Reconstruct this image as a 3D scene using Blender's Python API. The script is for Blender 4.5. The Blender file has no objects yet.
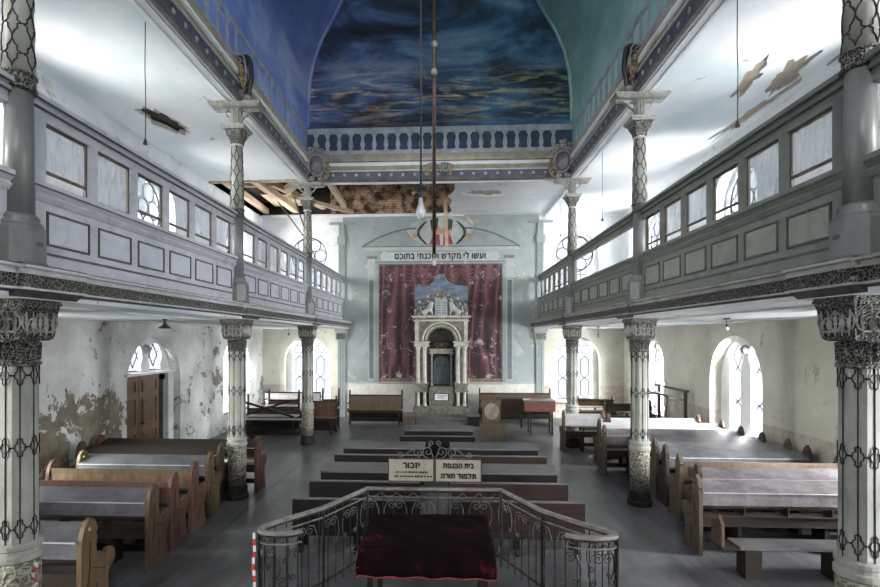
import bpy, bmesh, math, random
from math import pi, sin, cos, radians as R, sqrt, atan2
from mathutils import Vector, Matrix
from mathutils.geometry import tessellate_polygon
random.seed(7)
SC = bpy.context.scene
COL = SC.collection

# ------------------------------------------------------------------ mesh builder
class MB:
    def __init__(s, o=(0, 0, 0)):
        s.v = []; s.f = []; s.o = o
    def add(s, vs, fs):
        n = len(s.v); ox, oy, oz = s.o
        s.v += [(a - ox, b - oy, c - oz) for a, b, c in vs]
        s.f += [tuple(i + n for i in f) for f in fs]
        return s
    def box(s, x0, x1, y0, y1, z0, z1, M=None):
        vs = [(x, y, z) for x in (x0, x1) for y in (y0, y1) for z in (z0, z1)]
        if M: vs = [tuple(M @ Vector(p)) for p in vs]
        return s.add(vs, [(0, 1, 3, 2), (4, 6, 7, 5), (0, 4, 5, 1), (2, 3, 7, 6), (0, 2, 6, 4), (1, 5, 7, 3)])
    def beam(s, a, b, w, h, up=(0, 0, 1)):
        a = Vector(a); b = Vector(b); d = (b - a); L = d.length; d.normalize()
        u = Vector(up)
        if abs(d.dot(u)) > .98: u = Vector((1, 0, 0))
        r = d.cross(u).normalized(); t = r.cross(d).normalized()
        M = Matrix((r, d, t)).transposed().to_4x4(); M.translation = a
        return s.box(-w / 2, w / 2, 0, L, -h / 2, h / 2, M)
    def prism(s, outer, holes, mf, t0, t1):
        loops = [outer] + list(holes)
        tri = tessellate_polygon([[Vector((p[0], p[1], 0)) for p in l] for l in loops])
        flat = [p for l in loops for p in l]; n = len(flat)
        vs = [mf(p[0], p[1], t0) for p in flat] + [mf(p[0], p[1], t1) for p in flat]
        fs = [tuple(t) for t in tri] + [tuple(i + n for i in reversed(t)) for t in tri]
        k = 0
        for l in loops:
            m = len(l)
            for i in range(m):
                a = k + i; b = k + (i + 1) % m
                fs.append((a, b, b + n, a + n))
            k += m
        return s.add(vs, fs)
    def lathe(s, prof, n, cx=0, cy=0, a0=0, cap=True, sq=(1, 1)):
        vs = []; fs = []
        for r, z in prof:
            for i in range(n):
                a = a0 + 2 * pi * i / n
                vs.append((cx + r * cos(a) * sq[0], cy + r * sin(a) * sq[1], z))
        for j in range(len(prof) - 1):
            for i in range(n):
                k = (i + 1) % n
                fs.append((j * n + i, j * n + k, (j + 1) * n + k, (j + 1) * n + i))
        if cap:
            fs.append(tuple(reversed(range(n)))); fs.append(tuple(range((len(prof) - 1) * n, len(prof) * n)))
        return s.add(vs, fs)
    def tube(s, pts, r, n=5, closed=False):
        P = [Vector(p) for p in pts]; m = len(P); vs = []; fs = []; prev = None
        for i in range(m):
            if closed: d = P[(i + 1) % m] - P[i - 1]
            else: d = P[min(i + 1, m - 1)] - P[max(i - 1, 0)]
            if d.length < 1e-9: d = Vector((0, 0, 1))
            d.normalize()
            if prev is None:
                u = Vector((0, 0, 1)) if abs(d.z) < .9 else Vector((1, 0, 0))
                prev = d.cross(u).normalized()
            prev = (prev - d * prev.dot(d))
            if prev.length < 1e-6: prev = d.orthogonal()
            prev.normalize(); q = d.cross(prev)
            for k in range(n):
                a = 2 * pi * k / n
                vs.append(tuple(P[i] + (prev * cos(a) + q * sin(a)) * (r[i] if isinstance(r, (list, tuple)) else r)))
        for i in range(m if closed else m - 1):
            j = (i + 1) % m
            for k in range(n):
                l = (k + 1) % n
                fs.append((i * n + k, i * n + l, j * n + l, j * n + k))
        if not closed:
            fs.append(tuple(reversed(range(n)))); fs.append(tuple(range((m - 1) * n, m * n)))
        return s.add(vs, fs)
    def ball(s, c, r, sc=(1, 1, 1), n=10, m=7):
        vs = []; fs = []
        for j in range(m + 1):
            t = pi * j / m
            for i in range(n):
                a = 2 * pi * i / n
                vs.append((c[0] + r * sc[0] * sin(t) * cos(a), c[1] + r * sc[1] * sin(t) * sin(a), c[2] + r * sc[2] * cos(t)))
        for j in range(m):
            for i in range(n):
                k = (i + 1) % n
                fs.append((j * n + i, j * n + k, (j + 1) * n + k, (j + 1) * n + i))
        return s.add(vs, fs)
    def build(s, name, m, parent=None, smooth=False, weld=True):
        me = bpy.data.meshes.new(name); me.from_pydata(s.v, [], s.f)
        bm = bmesh.new(); bm.from_mesh(me)
        if weld: bmesh.ops.remove_doubles(bm, verts=bm.verts, dist=1e-5)
        bmesh.ops.recalc_face_normals(bm, faces=bm.faces)
        bm.to_mesh(me); bm.free()
        if smooth:
            for p in me.polygons: p.use_smooth = True
        me.materials.append(m)
        o = bpy.data.objects.new(name, me); COL.objects.link(o)
        if s.o != (0, 0, 0) and parent is None: o.location = s.o
        if parent is not None: o.parent = parent
        return o

def thing(name, label, cat, loc=(0, 0, 0), rz=0, group=None):
    o = bpy.data.objects.new(name, None); COL.objects.link(o); o.empty_display_size = .1
    o.location = loc; o.rotation_euler = (0, 0, rz); o['label'] = label; o['category'] = cat
    if group: o['group'] = group
    return o
def tag(o, label, cat, group=None):
    o['label'] = label; o['category'] = cat
    if group: o['group'] = group
    return o
def struct(o):
    o['kind'] = 'structure'; return o
def sempty(name):
    o = bpy.data.objects.new(name, None); COL.objects.link(o); o['kind'] = 'structure'; return o
def dup(root, loc, rz=0, label=None, group=None):
    def rec(o, par):
        c = o.copy(); COL.objects.link(c); c.parent = par
        for ch in kids.get(o, []): rec(ch, c)
        return c
    kids = {}
    for o in bpy.data.objects:
        if o.parent: kids.setdefault(o.parent, []).append(o)
    r = rec(root, None); r.location = loc; r.rotation_euler = (0, 0, rz)
    if label: r['label'] = label
    if group: r['group'] = group
    return r

def arch(cu, w, z0, zt, n=16):
    r = w / 2; zs = zt - r
    return [(cu - r, z0), (cu + r, z0)] + [(cu + r * cos(pi * i / n), zs + r * sin(pi * i / n)) for i in range(n + 1)]
def keyhole(cu, w, z0, rc, zc, n=22):
    h = w / 2; a = math.asin(-sqrt(max(rc * rc - h * h, 0)) / rc)
    pts = [(cu - h, z0), (cu + h, z0)]
    a1 = pi - a
    for i in range(n + 1):
        t = a + (a1 - a) * i / n
        pts.append((cu + rc * cos(t), zc + rc * sin(t)))
    return pts
def spiral(c, r0, r1, turns, a0, n=18, hand=1):
    return [(c[0] + (r0 + (r1 - r0) * i / n) * cos(a0 + hand * 2 * pi * turns * i / n),
             c[1] + (r0 + (r1 - r0) * i / n) * sin(a0 + hand * 2 * pi * turns * i / n)) for i in range(n + 1)]
def rect(a, b, c, d): return [(a, c), (b, c), (b, d), (a, d)]

# ------------------------------------------------------------------ materials
def nt(name):
    m = bpy.data.materials.new(name); m.use_nodes = True
    N = m.node_tree.nodes; L = m.node_tree.links
    return m, N, L, N['Principled BSDF']
def ramp(N, stops, interp='LINEAR'):
    r = N.new('ShaderNodeValToRGB'); e = r.color_ramp.elements; r.color_ramp.interpolation = interp
    e[0].position = stops[0][0]; e[0].color = (*stops[0][1], 1)
    e[1].position = stops[-1][0]; e[1].color = (*stops[-1][1], 1)
    for p, c in stops[1:-1]:
        k = e.new(p); k.color = (*c, 1)
    return r
def coords(N, L, stretch=(1, 1, 1), rot=(0, 0, 0)):
    tc = N.new('ShaderNodeTexCoord'); mp = N.new('ShaderNodeMapping')
    mp.inputs['Scale'].default_value = stretch; mp.inputs['Rotation'].default_value = rot
    L.new(tc.outputs['Object'], mp.inputs['Vector']); return mp.outputs[0]
def noise(N, L, vec, scale, detail=6, rough=.6, dist=0):
    n = N.new('ShaderNodeTexNoise'); n.inputs['Scale'].default_value = scale
    n.inputs['Detail'].default_value = detail; n.inputs['Roughness'].default_value = rough
    n.inputs['Distortion'].default_value = dist
    L.new(vec, n.inputs['Vector']); return n.outputs['Fac']
def bump(N, L, P, h, strength, dist=.02):
    b = N.new('ShaderNodeBump'); b.inputs['Strength'].default_value = strength; b.inputs['Distance'].default_value = dist
    L.new(h, b.inputs['Height']); L.new(b.outputs[0], P.inputs['Normal'])
def math_(N, L, op, a, b=None, clamp=False):
    n = N.new('ShaderNodeMath'); n.operation = op; n.use_clamp = clamp
    for i, x in enumerate((a, b)):
        if x is None: continue
        if isinstance(x, (int, float)): n.inputs[i].default_value = x
        else: L.new(x, n.inputs[i])
    return n.outputs[0]
def mix(N, L, fac, a, b):
    n = N.new('ShaderNodeMix'); n.data_type = 'RGBA'
    if isinstance(fac, (int, float)): n.inputs[0].default_value = fac
    else: L.new(fac, n.inputs[0])
    for i, x in ((6, a), (7, b)):
        if isinstance(x, tuple): n.inputs[i].default_value = (*x, 1)
        else: L.new(x, n.inputs[i])
    return n.outputs[2]
def M(name, stops, scale=3, rough=.6, bmp=0, stretch=(1, 1, 1), detail=6, metal=0, dist=0, bscale=None, nr=.6, spec=.5):
    m, N, L, P = nt(name)
    v = coords(N, L, stretch); n = noise(N, L, v, scale, detail, nr, dist)
    r = ramp(N, stops); L.new(n, r.inputs[0]); L.new(r.outputs[0], P.inputs['Base Color'])
    P.inputs['Roughness'].default_value = rough; P.inputs['Metallic'].default_value = metal
    P.inputs['Specular IOR Level'].default_value = spec
    if bmp: bump(N, L, P, noise(N, L, v, bscale or scale * 4, 5), bmp)
    return m
def two(a, b, lo=.35, hi=.65): return [(lo, a), (hi, b)]

m_ceil, N, L, P = nt('white_flaking_ceiling_paint')
v = coords(N, L)
base = ramp(N, [(.3, (.52, .60, .63)), (.5, (.70, .715, .73)), (.7, (.76, .765, .775))]); L.new(noise(N, L, v, .45, 4, .5), base.inputs[0])
cr = ramp(N, [(.345, (0, 0, 0)), (.375, (1, 1, 1))]); L.new(noise(N, L, v, 1.5, 12, .76, .6), cr.inputs[0])
col = mix(N, L, cr.outputs[0], (.30, .29, .26), base.outputs[0]); L.new(col, P.inputs['Base Color'])
P.inputs['Roughness'].default_value = .8; bump(N, L, P, noise(N, L, v, 6, 8), .25)

def plaster(name, c1, c2, bare, amount, zc, zr, rough=.85, ygate=None, dado=None):
    m, N, L, P = nt(name); v = coords(N, L)
    b = ramp(N, two(c1, c2, .35, .65)); L.new(noise(N, L, v, .8, 5, .6), b.inputs[0])
    fleck = ramp(N, [(.33, (0, 0, 0)), (.37, (1, 1, 1))]); L.new(noise(N, L, v, 3.5, 10, .7), fleck.inputs[0])
    colr = mix(N, L, math_(N, L, 'MULTIPLY', math_(N, L, 'SUBTRACT', 1.0, fleck.outputs[0]), .45), b.outputs[0], tuple(x * .55 for x in c1))
    sp = N.new('ShaderNodeSeparateXYZ'); L.new(v, sp.inputs[0])
    g = math_(N, L, 'MULTIPLY', math_(N, L, 'SUBTRACT', zc, sp.outputs[2]), 1 / zr, True)
    if ygate is not None:
        g = math_(N, L, 'MULTIPLY', g, math_(N, L, 'ADD', math_(N, L, 'MULTIPLY', math_(N, L, 'LESS_THAN', sp.outputs[1], ygate), .6), .4))
    n = math_(N, L, 'ADD', noise(N, L, v, 1.3, 12, .72, .6), math_(N, L, 'MULTIPLY', math_(N, L, 'SUBTRACT', noise(N, L, v, 7, 8, .75), .5), .42))
    k = math_(N, L, 'ADD', n, math_(N, L, 'MULTIPLY', g, amount))
    th = ramp(N, [(.60, (0, 0, 0)), (.625, (1, 1, 1))]); L.new(k, th.inputs[0])
    bc = ramp(N, two(bare, tuple(x * 1.7 for x in bare))); L.new(noise(N, L, v, 5, 8), bc.inputs[0])
    colr = mix(N, L, th.outputs[0], colr, bc.outputs[0])
    if dado:
        d = math_(N, L, 'LESS_THAN', sp.outputs[2], dado[0])
        dc = ramp(N, two(dado[1], dado[2])); L.new(noise(N, L, v, 4, 8, .7), dc.inputs[0])
        colr = mix(N, L, d, colr, dc.outputs[0])
    L.new(colr, P.inputs['Base Color']); P.inputs['Roughness'].default_value = rough
    bump(N, L, P, math_(N, L, 'SUBTRACT', noise(N, L, v, 9, 8), math_(N, L, 'MULTIPLY', th.outputs[0], .6)), .5, .03)
    return m
m_wl = plaster('peeling_white_plaster', (.42, .43, .40), (.70, .72, .73), (.13, .115, .085), .155, 2.5, .9, ygate=11.6)
m_wr = plaster('greenish_cream_plaster', (.46, .46, .38), (.60, .60, .52), (.3, .28, .22), .1, 1.0, 1.0, dado=(1.33, (.34, .31, .26), (.52, .48, .42)))
m_we = plaster('grey_end_wall_plaster', (.25, .285, .285), (.33, .365, .37), (.42, .38, .3), .1, 2, 1.5, dado=(1.45, (.55, .53, .48), (.68, .67, .64)))
m_wu = plaster('pale_upper_wall_plaster', (.55, .57, .59), (.72, .74, .76), (.4, .4, .38), .0, 1, 1)
m_white = M('white_window_plaster', two((.62, .63, .64), (.78, .79, .8)), 2, .8, .1)
m_beamw = M('white_beam_paint', two((.62, .64, .65), (.8, .81, .82)), 1.5, .7, .1)
def marble(name, a, b, c):
    return M(name, [(.3, a), (.48, b), (.55, b), (.72, c)], 2.2, .45, .08, (1, 1, 1.6), 8, dist=1.6)
m_gl = marble('grey_marbling_lit_tint', (.33, .345, .385), (.47, .485, .53), (.57, .585, .63))  # bluish cast of the window light put into the left gallery's grey
m_gr = marble('grey_marbling_shade_tint', (.11, .125, .11), (.17, .185, .165), (.22, .235, .21))  # darker copy: weaker light on the right gallery put into the paint
m_fl = marble('marbled_panel_lit_tint', (.42, .44, .5), (.52, .54, .6), (.62, .64, .7))  # panel fields carry the same lit tint
m_fr = marble('marbled_panel_shade_tint', (.18, .195, .165), (.25, .265, .23), (.31, .325, .29))  # panel fields carry the same shade tint
m_mould = M('dark_panel_moulding', two((.045, .04, .035), (.1, .085, .07)), 8, .5)
m_sash = M('dark_brown_sash_paint', two((.05, .035, .022), (.12, .085, .05)), 8, .45, stretch=(1, 1, .2))
m_moul2 = M('light_grey_moulding', two((.40, .41, .42), (.58, .59, .6)), 5, .4)
m_dk = M('dark_grey_moulding', two((.05, .05, .055), (.11, .11, .115)), 6, .5)  # plain dark grey for moulding lines, soffits and small trims
m_col = M('grey_green_column_paint', [(.3, (.17, .175, .15)), (.5, (.31, .315, .28)), (.7, (.43, .43, .39))], 3, .5, .1, (1, 1, .5), 8)
m_plain = M('slate_grey_column_paint', two((.11, .115, .115), (.21, .22, .215)), 3, .4, .08, (1, 1, .3))
m_latt = M('black_lattice_iron', two((.012, .012, .012), (.035, .035, .033)), 10, .6, spec=.2)
def carved(name, dark, light, sc=26, lo=.02, hi=.16):
    m, N, L, P = nt(name); v = coords(N, L)
    wob = noise(N, L, v, 9, 3); vo = N.new('ShaderNodeTexVoronoi'); vo.feature = 'DISTANCE_TO_EDGE'; vo.inputs['Scale'].default_value = sc
    ad = N.new('ShaderNodeVectorMath'); ad.operation = 'ADD'; L.new(v, ad.inputs[0])
    cb = N.new('ShaderNodeCombineXYZ'); L.new(math_(N, L, 'MULTIPLY', wob, .12), cb.inputs[0]); L.new(math_(N, L, 'MULTIPLY', wob, .12), cb.inputs[2])
    L.new(cb.outputs[0], ad.inputs[1]); L.new(ad.outputs[0], vo.inputs['Vector'])
    r = ramp(N, [(lo, light), (hi, dark)]); L.new(vo.outputs['Distance'], r.inputs[0])
    L.new(r.outputs[0], P.inputs['Base Color']); P.inputs['Roughness'].default_value = .5
    bump(N, L, P, math_(N, L, 'MULTIPLY', vo.outputs['Distance'], -3.0), .9, .02); return m
m_carv = carved('silvered_black_carving', (.012, .012, .012), (.27, .27, .25), 26, .01, .09)
m_carv2 = carved('grey_stone_carving', (.035, .035, .03), (.34, .34, .30), 30, .01, .11)
m_drum = carved('stained_net_relief', (.17, .15, .10), (.36, .36, .32), 13, .03, .12)
m_orn = M('silver_scroll_relief', two((.20, .20, .18), (.36, .36, .33)), 12, .4)
m_blkb = M('blackened_base', two((.01, .01, .01), (.035, .035, .033)), 8, .6, spec=.2)
# pews and timber
def wood(name, a, b, rough=.4, st=(1, 8, 8), sc=2.5, bmp=.15, dust=None):
    m, N, L, P = nt(name); v = coords(N, L, st)
    r = ramp(N, two(a, b, .3, .7)); L.new(noise(N, L, v, sc, 8, .65, .4), r.inputs[0]); c = r.outputs[0]
    if dust:
        d = ramp(N, [(.4, (0, 0, 0)), (.7, (dust[1],) * 3)]); L.new(noise(N, L, coords(N, L), 3, 8, .7), d.inputs[0])
        c = mix(N, L, d.outputs[0], c, dust[0])
    L.new(c, P.inputs['Base Color']); P.inputs['Roughness'].default_value = rough
    P.inputs['Specular IOR Level'].default_value = .5 if dust else .25
    bump(N, L, P, noise(N, L, v, sc * 3, 4), bmp, .004); return m
m_plank = wood('dusty_dark_pew_plank', (.05, .048, .054), (.105, .105, .12), .3, dust=((.24, .25, .29), .5))
m_plankr = wood('dusty_mauve_pew_plank', (.075, .06, .06), (.14, .12, .125), .28, dust=((.34, .33, .36), .6))
m_plankw = wood('pale_dust_covered_plank', (.34, .33, .33), (.52, .51, .51), .4, dust=((.65, .65, .66), .6))
m_under = wood('dark_brown_pew_board', (.018, .013, .010), (.04, .029, .022), .5)
m_e = {
 'tan': wood('tan_pew_end_wood', (.09, .058, .032), (.20, .135, .08), .42, (8, 8, 1)),
 'brown': wood('mid_brown_pew_end_wood', (.07, .045, .03), (.15, .10, .065), .42, (8, 8, 1)),
 'red': wood('red_brown_pew_end_wood', (.07, .033, .026), (.15, .078, .06), .4, (8, 8, 1)),
 'gold': wood('golden_pew_end_wood', (.07, .048, .024), (.14, .10, .052), .42, (8, 8, 1)),
 'dark': wood('dark_pew_end_wood', (.04, .03, .025), (.09, .065, .05), .42, (8, 8, 1)),
 'grey': wood('greyed_oak_pew_end_wood', (.07, .055, .04), (.14, .11, .08), .5, (8, 8, 1))}
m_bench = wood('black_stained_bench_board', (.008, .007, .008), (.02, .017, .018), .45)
m_benchbr = wood('dark_mahogany_bench_board', (.022, .013, .012), (.05, .031, .028), .42)
m_btop = wood('dusty_grey_bench_top', (.07, .07, .068), (.14, .14, .138), .35, dust=((.24, .24, .24), .4))
m_door = wood('brown_door_wood', (.10, .055, .03), (.19, .11, .06), .45, (6, 6, 1))
m_timber = wood('raw_attic_timber', (.36, .26, .17), (.62, .49, .37), .7, (3, 3, 3))
m_lath = wood('bare_ceiling_lath', (.30, .25, .19), (.5, .43, .35), .8, (4, 1, 1))
m_attic = M('dark_board_and_gloom', two((.012, .01, .008), (.035, .028, .02)), 3, .9)
m_hem = M('faded_red_fringe', two((.18, .02, .025), (.32, .05, .06)), 20, .8)
m_iron = M('black_wrought_iron', two((.015, .015, .016), (.045, .045, .045)), 9, .4, metal=.3)
m_irong = M('worn_grey_iron_scroll', two((.12, .12, .112), (.26, .255, .24)), 9, .45, metal=.1)
m_rail = M('worn_wooden_handrail', two((.17, .15, .135), (.38, .33, .30)), 4, .4, .1, (1, 3, 3))
m_bronze = M('dark_bronze_rod', two((.035, .02, .015), (.10, .065, .045)), 6, .35, metal=.6)
m_blackm = M('black_lamp_metal', two((.01, .01, .01), (.03, .03, .03)), 6, .4)
m_sign = M('aged_cream_enamel', two((.38, .35, .28), (.50, .46, .39)), 4, .5)
m_ink = M('black_lettering', two((.012, .01, .01), (.025, .02, .02)), 5, .6)
m_gold = M('dulled_gilding', two((.16, .11, .045), (.38, .28, .13)), 12, .45, .2, metal=.2)
m_silv = M('grey_cartouche_plaster', two((.14, .13, .125), (.36, .34, .33)), 8, .5, .3)
m_mar = M('purple_grey_shield', two((.09, .07, .09), (.22, .19, .22)), 6, .4)
m_cream = M('cream_cornice_paint', two((.24, .21, .17), (.36, .33, .27)), 3, .6, .1)
m_olive = M('olive_cornice_paint', two((.20, .19, .13), (.31, .30, .22)), 3, .6, .1)
m_blueb = M('grey_blue_frieze_paint', two((.045, .055, .085), (.09, .10, .135)), 4, .6)
m_rose = M('frieze_rosette_paint', two((.2, .2, .215), (.36, .36, .38)), 9, .6)
m_cornd = M('dark_grey_cornice_edge', two((.05, .05, .05), (.12, .12, .115)), 4, .5)
m_greyp = M('mural_grey_paint', two((.22, .25, .25), (.29, .32, .32)), 2, .8)
m_greyd = M('mural_shadow_grey_paint', two((.11, .13, .135), (.17, .195, .20)), 3, .8)
m_greyl = M('mural_light_grey_paint', two((.32, .35, .35), (.42, .44, .44)), 2, .8)
m_skyp = M('mural_sky_blue_paint', [(.3, (.07, .09, .11)), (.5, (.15, .20, .27)), (.7, (.27, .32, .36))], 2, .8, stretch=(1, 1, 2))
m_teal = M('faded_blue_green_door', two((.05, .075, .085), (.11, .15, .165)), 6, .5, stretch=(3, 3, .4))
m_arkw = M('ark_white_paint', two((.36, .34, .29), (.56, .54, .48)), 5, .5, .1)
m_arkg = M('ark_greyed_stone_paint', [(.3, (.07, .07, .06)), (.7, (.24, .23, .19))], 6, .6, .2)
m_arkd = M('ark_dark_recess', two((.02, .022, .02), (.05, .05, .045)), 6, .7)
m_paper = M('white_card', two((.66, .66, .68), (.76, .76, .78)), 4, .7)
m_upl = M('worn_beige_upholstery', two((.18, .15, .12), (.34, .30, .25)), 5, .8)
m_redbox = wood('red_brown_desk_wood', (.09, .036, .03), (.17, .075, .062), .35)
m_green = M('painted_dark_green', two((.02, .035, .03), (.05, .08, .07)), 6, .8)
m_orange = M('painted_ochre', two((.38, .2, .09), (.55, .33, .18)), 6, .8)
m_redp = M('painted_crimson', two((.2, .04, .05), (.35, .09, .1)), 6, .8)
m_cloud = M('painted_cloud_white', two((.36, .38, .38), (.48, .50, .50)), 4, .8)
# velvet
m_velvet, N, L, P = nt('dark_crimson_velvet'); v = coords(N, L)
r = ramp(N, [(.46, (.005, .002, .003)), (.60, (.012, .003, .004)), (.68, (.10, .008, .018)), (.8, (.2, .02, .04))]); L.new(noise(N, L, v, 2.6, 9, .66, .3), r.inputs[0])
L.new(r.outputs[0], P.inputs['Base Color']); P.inputs['Roughness'].default_value = .9; P.inputs['Specular IOR Level'].default_value = .1
# curtain mural: painted folds, crimson, flaked away in spots
m_curt, N, L, P = nt('flaking_crimson_curtain_paint'); v = coords(N, L)
w = N.new('ShaderNodeTexWave'); w.wave_type = 'BANDS'; w.bands_direction = 'X'; w.inputs['Scale'].default_value = .75
w.inputs['Distortion'].default_value = 11; w.inputs['Detail'].default_value = 6; w.inputs['Detail Scale'].default_value = 1.6
L.new(coords(N, L, (1, 1, .22)), w.inputs['Vector'])
r = ramp(N, [(.0, (.025, .010, .014)), (.5, (.07, .018, .026)), (.85, (.13, .04, .05)), (1, (.2, .10, .11))]); L.new(w.outputs['Fac'], r.inputs[0])
g = ramp(N, [(.35, (0, 0, 0)), (.7, (.6, .6, .6))]); L.new(noise(N, L, coords(N, L, (3, 1, .5)), 1.3, 8), g.inputs[0])
c = mix(N, L, g.outputs[0], r.outputs[0], (.085, .055, .06))
f = ramp(N, [(.555, (0, 0, 0)), (.60, (1, 1, 1))]); L.new(noise(N, L, v, 1.6, 12, .85, .3), f.inputs[0])
c = mix(N, L, f.outputs[0], c, (.5, .47, .46)); L.new(c, P.inputs['Base Color']); P.inputs['Roughness'].default_value = .8
# vault sky paintings
def sky(name, stops, sc, st, dist=.6, blend=None):
    m, N, L, P = nt(name); v = coords(N, L, st)
    r = ramp(N, stops); L.new(noise(N, L, v, sc, 9, .62, dist), r.inputs[0]); c = r.outputs[0]
    if blend:
        v2 = coords(N, L); sp = N.new('ShaderNodeSeparateXYZ'); L.new(v2, sp.inputs[0])
        # warm sunset streaks, painted low in the middle of the scene
        zz = math_(N, L, 'SUBTRACT', 1.0, math_(N, L, 'ABSOLUTE', math_(N, L, 'MULTIPLY', math_(N, L, 'SUBTRACT', sp.outputs[2], 10.75), .95)), True)
        s = ramp(N, [(.49, (0, 0, 0)), (.64, (1, 1, 1))]); L.new(noise(N, L, coords(N, L, (.6, 1, 4)), 1.3, 8, .6, .8), s.inputs[0])
        k = math_(N, L, 'MULTIPLY', math_(N, L, 'MULTIPLY', zz, s.outputs[0]), .8, True)
        wr = ramp(N, [(.4, (.72, .68, .54)), (.6, (.62, .27, .11))]); L.new(noise(N, L, v2, 1.1, 4), wr.inputs[0])
        c = mix(N, L, k, c, wr.outputs[0])
        q = math_(N, L, 'MULTIPLY', math_(N, L, 'ADD', sp.outputs[0], 2.5), .2, True)
        hue = mix(N, L, q, (1, 1, 1), (.55, .95, .8))
        mm = N.new('ShaderNodeMix'); mm.data_type = 'RGBA'; mm.blend_type = 'MULTIPLY'; mm.inputs[0].default_value = 1
        L.new(c, mm.inputs[6]); L.new(hue, mm.inputs[7]); c = mm.outputs[2]
    L.new(c, P.inputs['Base Color']); P.inputs['Roughness'].default_value = .75; bump(N, L, P, noise(N, L, v, 8, 6), .1); return m
m_vend = sky('painted_storm_sky', [(.36, (.009, .012, .022)), (.46, (.022, .040, .085)), (.54, (.055, .11, .25)), (.64, (.14, .21, .34)), (.78, (.40, .45, .50))], .75, (.5, 1, 1.8), .5, True)
m_vl = sky('painted_cobalt_sky', [(.3, (.10, .15, .40)), (.5, (.155, .24, .58)), (.72, (.40, .47, .68))], .7, (1, .6, 1), .5)
m_vr = sky('painted_teal_sky', [(.3, (.13, .28, .27)), (.5, (.23, .42, .39)), (.74, (.52, .63, .58))], .7, (1, .6, 1), .5)
m_bal = M('painted_stone_baluster', two((.22, .26, .29), (.36, .40, .43)), 4, .8)
m_balr = M('worn_blue_grey_painted_rail', two((.20, .24, .30), (.34, .38, .42)), 4, .8)
m_bdark = M('painted_balustrade_gap_blue', two((.018, .032, .065), (.035, .06, .11)), 3, .8)
# brick
m_brick, N, L, P = nt('exposed_attic_brick'); v = coords(N, L, (1, 1, 1), (R(90), 0, 0))
b = N.new('ShaderNodeTexBrick'); b.inputs['Scale'].default_value = 2.6; b.inputs['Color1'].default_value = (.52, .26, .14, 1); b.inputs['Color2'].default_value = (.36, .19, .11, 1)
b.inputs['Mortar'].default_value = (.55, .48, .38, 1); b.inputs['Mortar Size'].default_value = .03
tc = N.new('ShaderNodeTexCoord'); sp = N.new('ShaderNodeSeparateXYZ'); cb = N.new('ShaderNodeCombineXYZ')
L.new(tc.outputs['Object'], sp.inputs[0]); L.new(sp.outputs[0], cb.inputs[0]); L.new(sp.outputs[2], cb.inputs[1]); L.new(cb.outputs[0], b.inputs['Vector'])
g = ramp(N, [(.42, (.12, .11, .10)), (.6, (1, 1, 1))]); L.new(noise(N, L, v, 2.5, 8), g.inputs[0])
mm = N.new('ShaderNodeMix'); mm.data_type = 'RGBA'; mm.blend_type = 'MULTIPLY'; mm.inputs[0].default_value = 1; L.new(b.outputs[0], mm.inputs[6]); L.new(g.outputs[0], mm.inputs[7])
L.new(mm.outputs[2], P.inputs['Base Color']); P.inputs['Roughness'].default_value = .9
# floor
def floor_mat(name, a, b, c, st, rough, seams=None):
    m, N, L, P = nt(name); v = coords(N, L, st)
    r = ramp(N, [(.3, a), (.5, b), (.72, c)]); L.new(noise(N, L, v, 1.1, 9, .66, .4), r.inputs[0]); colr = r.outputs[0]
    if seams:
        br = N.new('ShaderNodeTexBrick'); br.inputs['Scale'].default_value = 1; br.inputs['Brick Width'].default_value = seams[1]; br.inputs['Row Height'].default_value = seams[0]
        br.inputs['Mortar Size'].default_value = .012; br.inputs['Color1'].default_value = (1, 1, 1, 1); br.inputs['Color2'].default_value = (.86, .86, .86, 1); br.inputs['Mortar'].default_value = (.62, .62, .62, 1)
        tcc = N.new('ShaderNodeTexCoord'); mp = N.new('ShaderNodeMapping'); mp.inputs['Rotation'].default_value = (0, 0, R(90)); L.new(tcc.outputs['Object'], mp.inputs[0]); L.new(mp.outputs[0], br.inputs['Vector'])
        mm = N.new('ShaderNodeMix'); mm.data_type = 'RGBA'; mm.blend_type = 'MULTIPLY'; mm.inputs[0].default_value = 1; L.new(colr, mm.inputs[6]); L.new(br.outputs[0], mm.inputs[7]); colr = mm.outputs[2]
    L.new(colr, P.inputs['Base Color']); P.inputs['Roughness'].default_value = rough
    bump(N, L, P, noise(N, L, v, 7, 6), .15, .01); return m
m_floor = floor_mat('dusty_grey_stone_floor', (.06, .06, .064), (.115, .115, .12), (.19, .19, .20), (1.6, .7, 1), .36)
m_floorw = floor_mat('dusty_floor_boards', (.055, .055, .06), (.11, .11, .118), (.19, .19, .205), (2, .35, 1), .34, (.19, 3.2))
# glass
def glass(name, tint, gl, milky):
    m, N, L, P = nt(name); out = N['Material Output']
    t = N.new('ShaderNodeBsdfTransparent'); t.inputs[0].default_value = (*tint, 1)
    g = N.new('ShaderNodeBsdfGlossy'); g.inputs['Roughness'].default_value = .05
    d = N.new('ShaderNodeBsdfDiffuse'); d.inputs[0].default_value = (.75, .78, .82, 1)
    a = N.new('ShaderNodeMixShader'); a.inputs[0].default_value = gl; L.new(t.outputs[0], a.inputs[1]); L.new(g.outputs[0], a.inputs[2])
    b = N.new('ShaderNodeMixShader'); L.new(a.outputs[0], b.inputs[1]); L.new(d.outputs[0], b.inputs[2])
    v = coords(N, L, (1, 2.5, .4)); r = ramp(N, [(.35, (milky * .3,) * 3), (.65, (milky * 1.6,) * 3)]); L.new(noise(N, L, v, 2.5, 5), r.inputs[0]); L.new(r.outputs[0], b.inputs[0])
    L.new(b.outputs[0], out.inputs[0]); return m
m_glass = glass('clear_window_glass', (.97, .985, 1), .04, .03)
m_gdirt = glass('dusty_gallery_glass', (.93, .94, .95), .06, .22)
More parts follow.
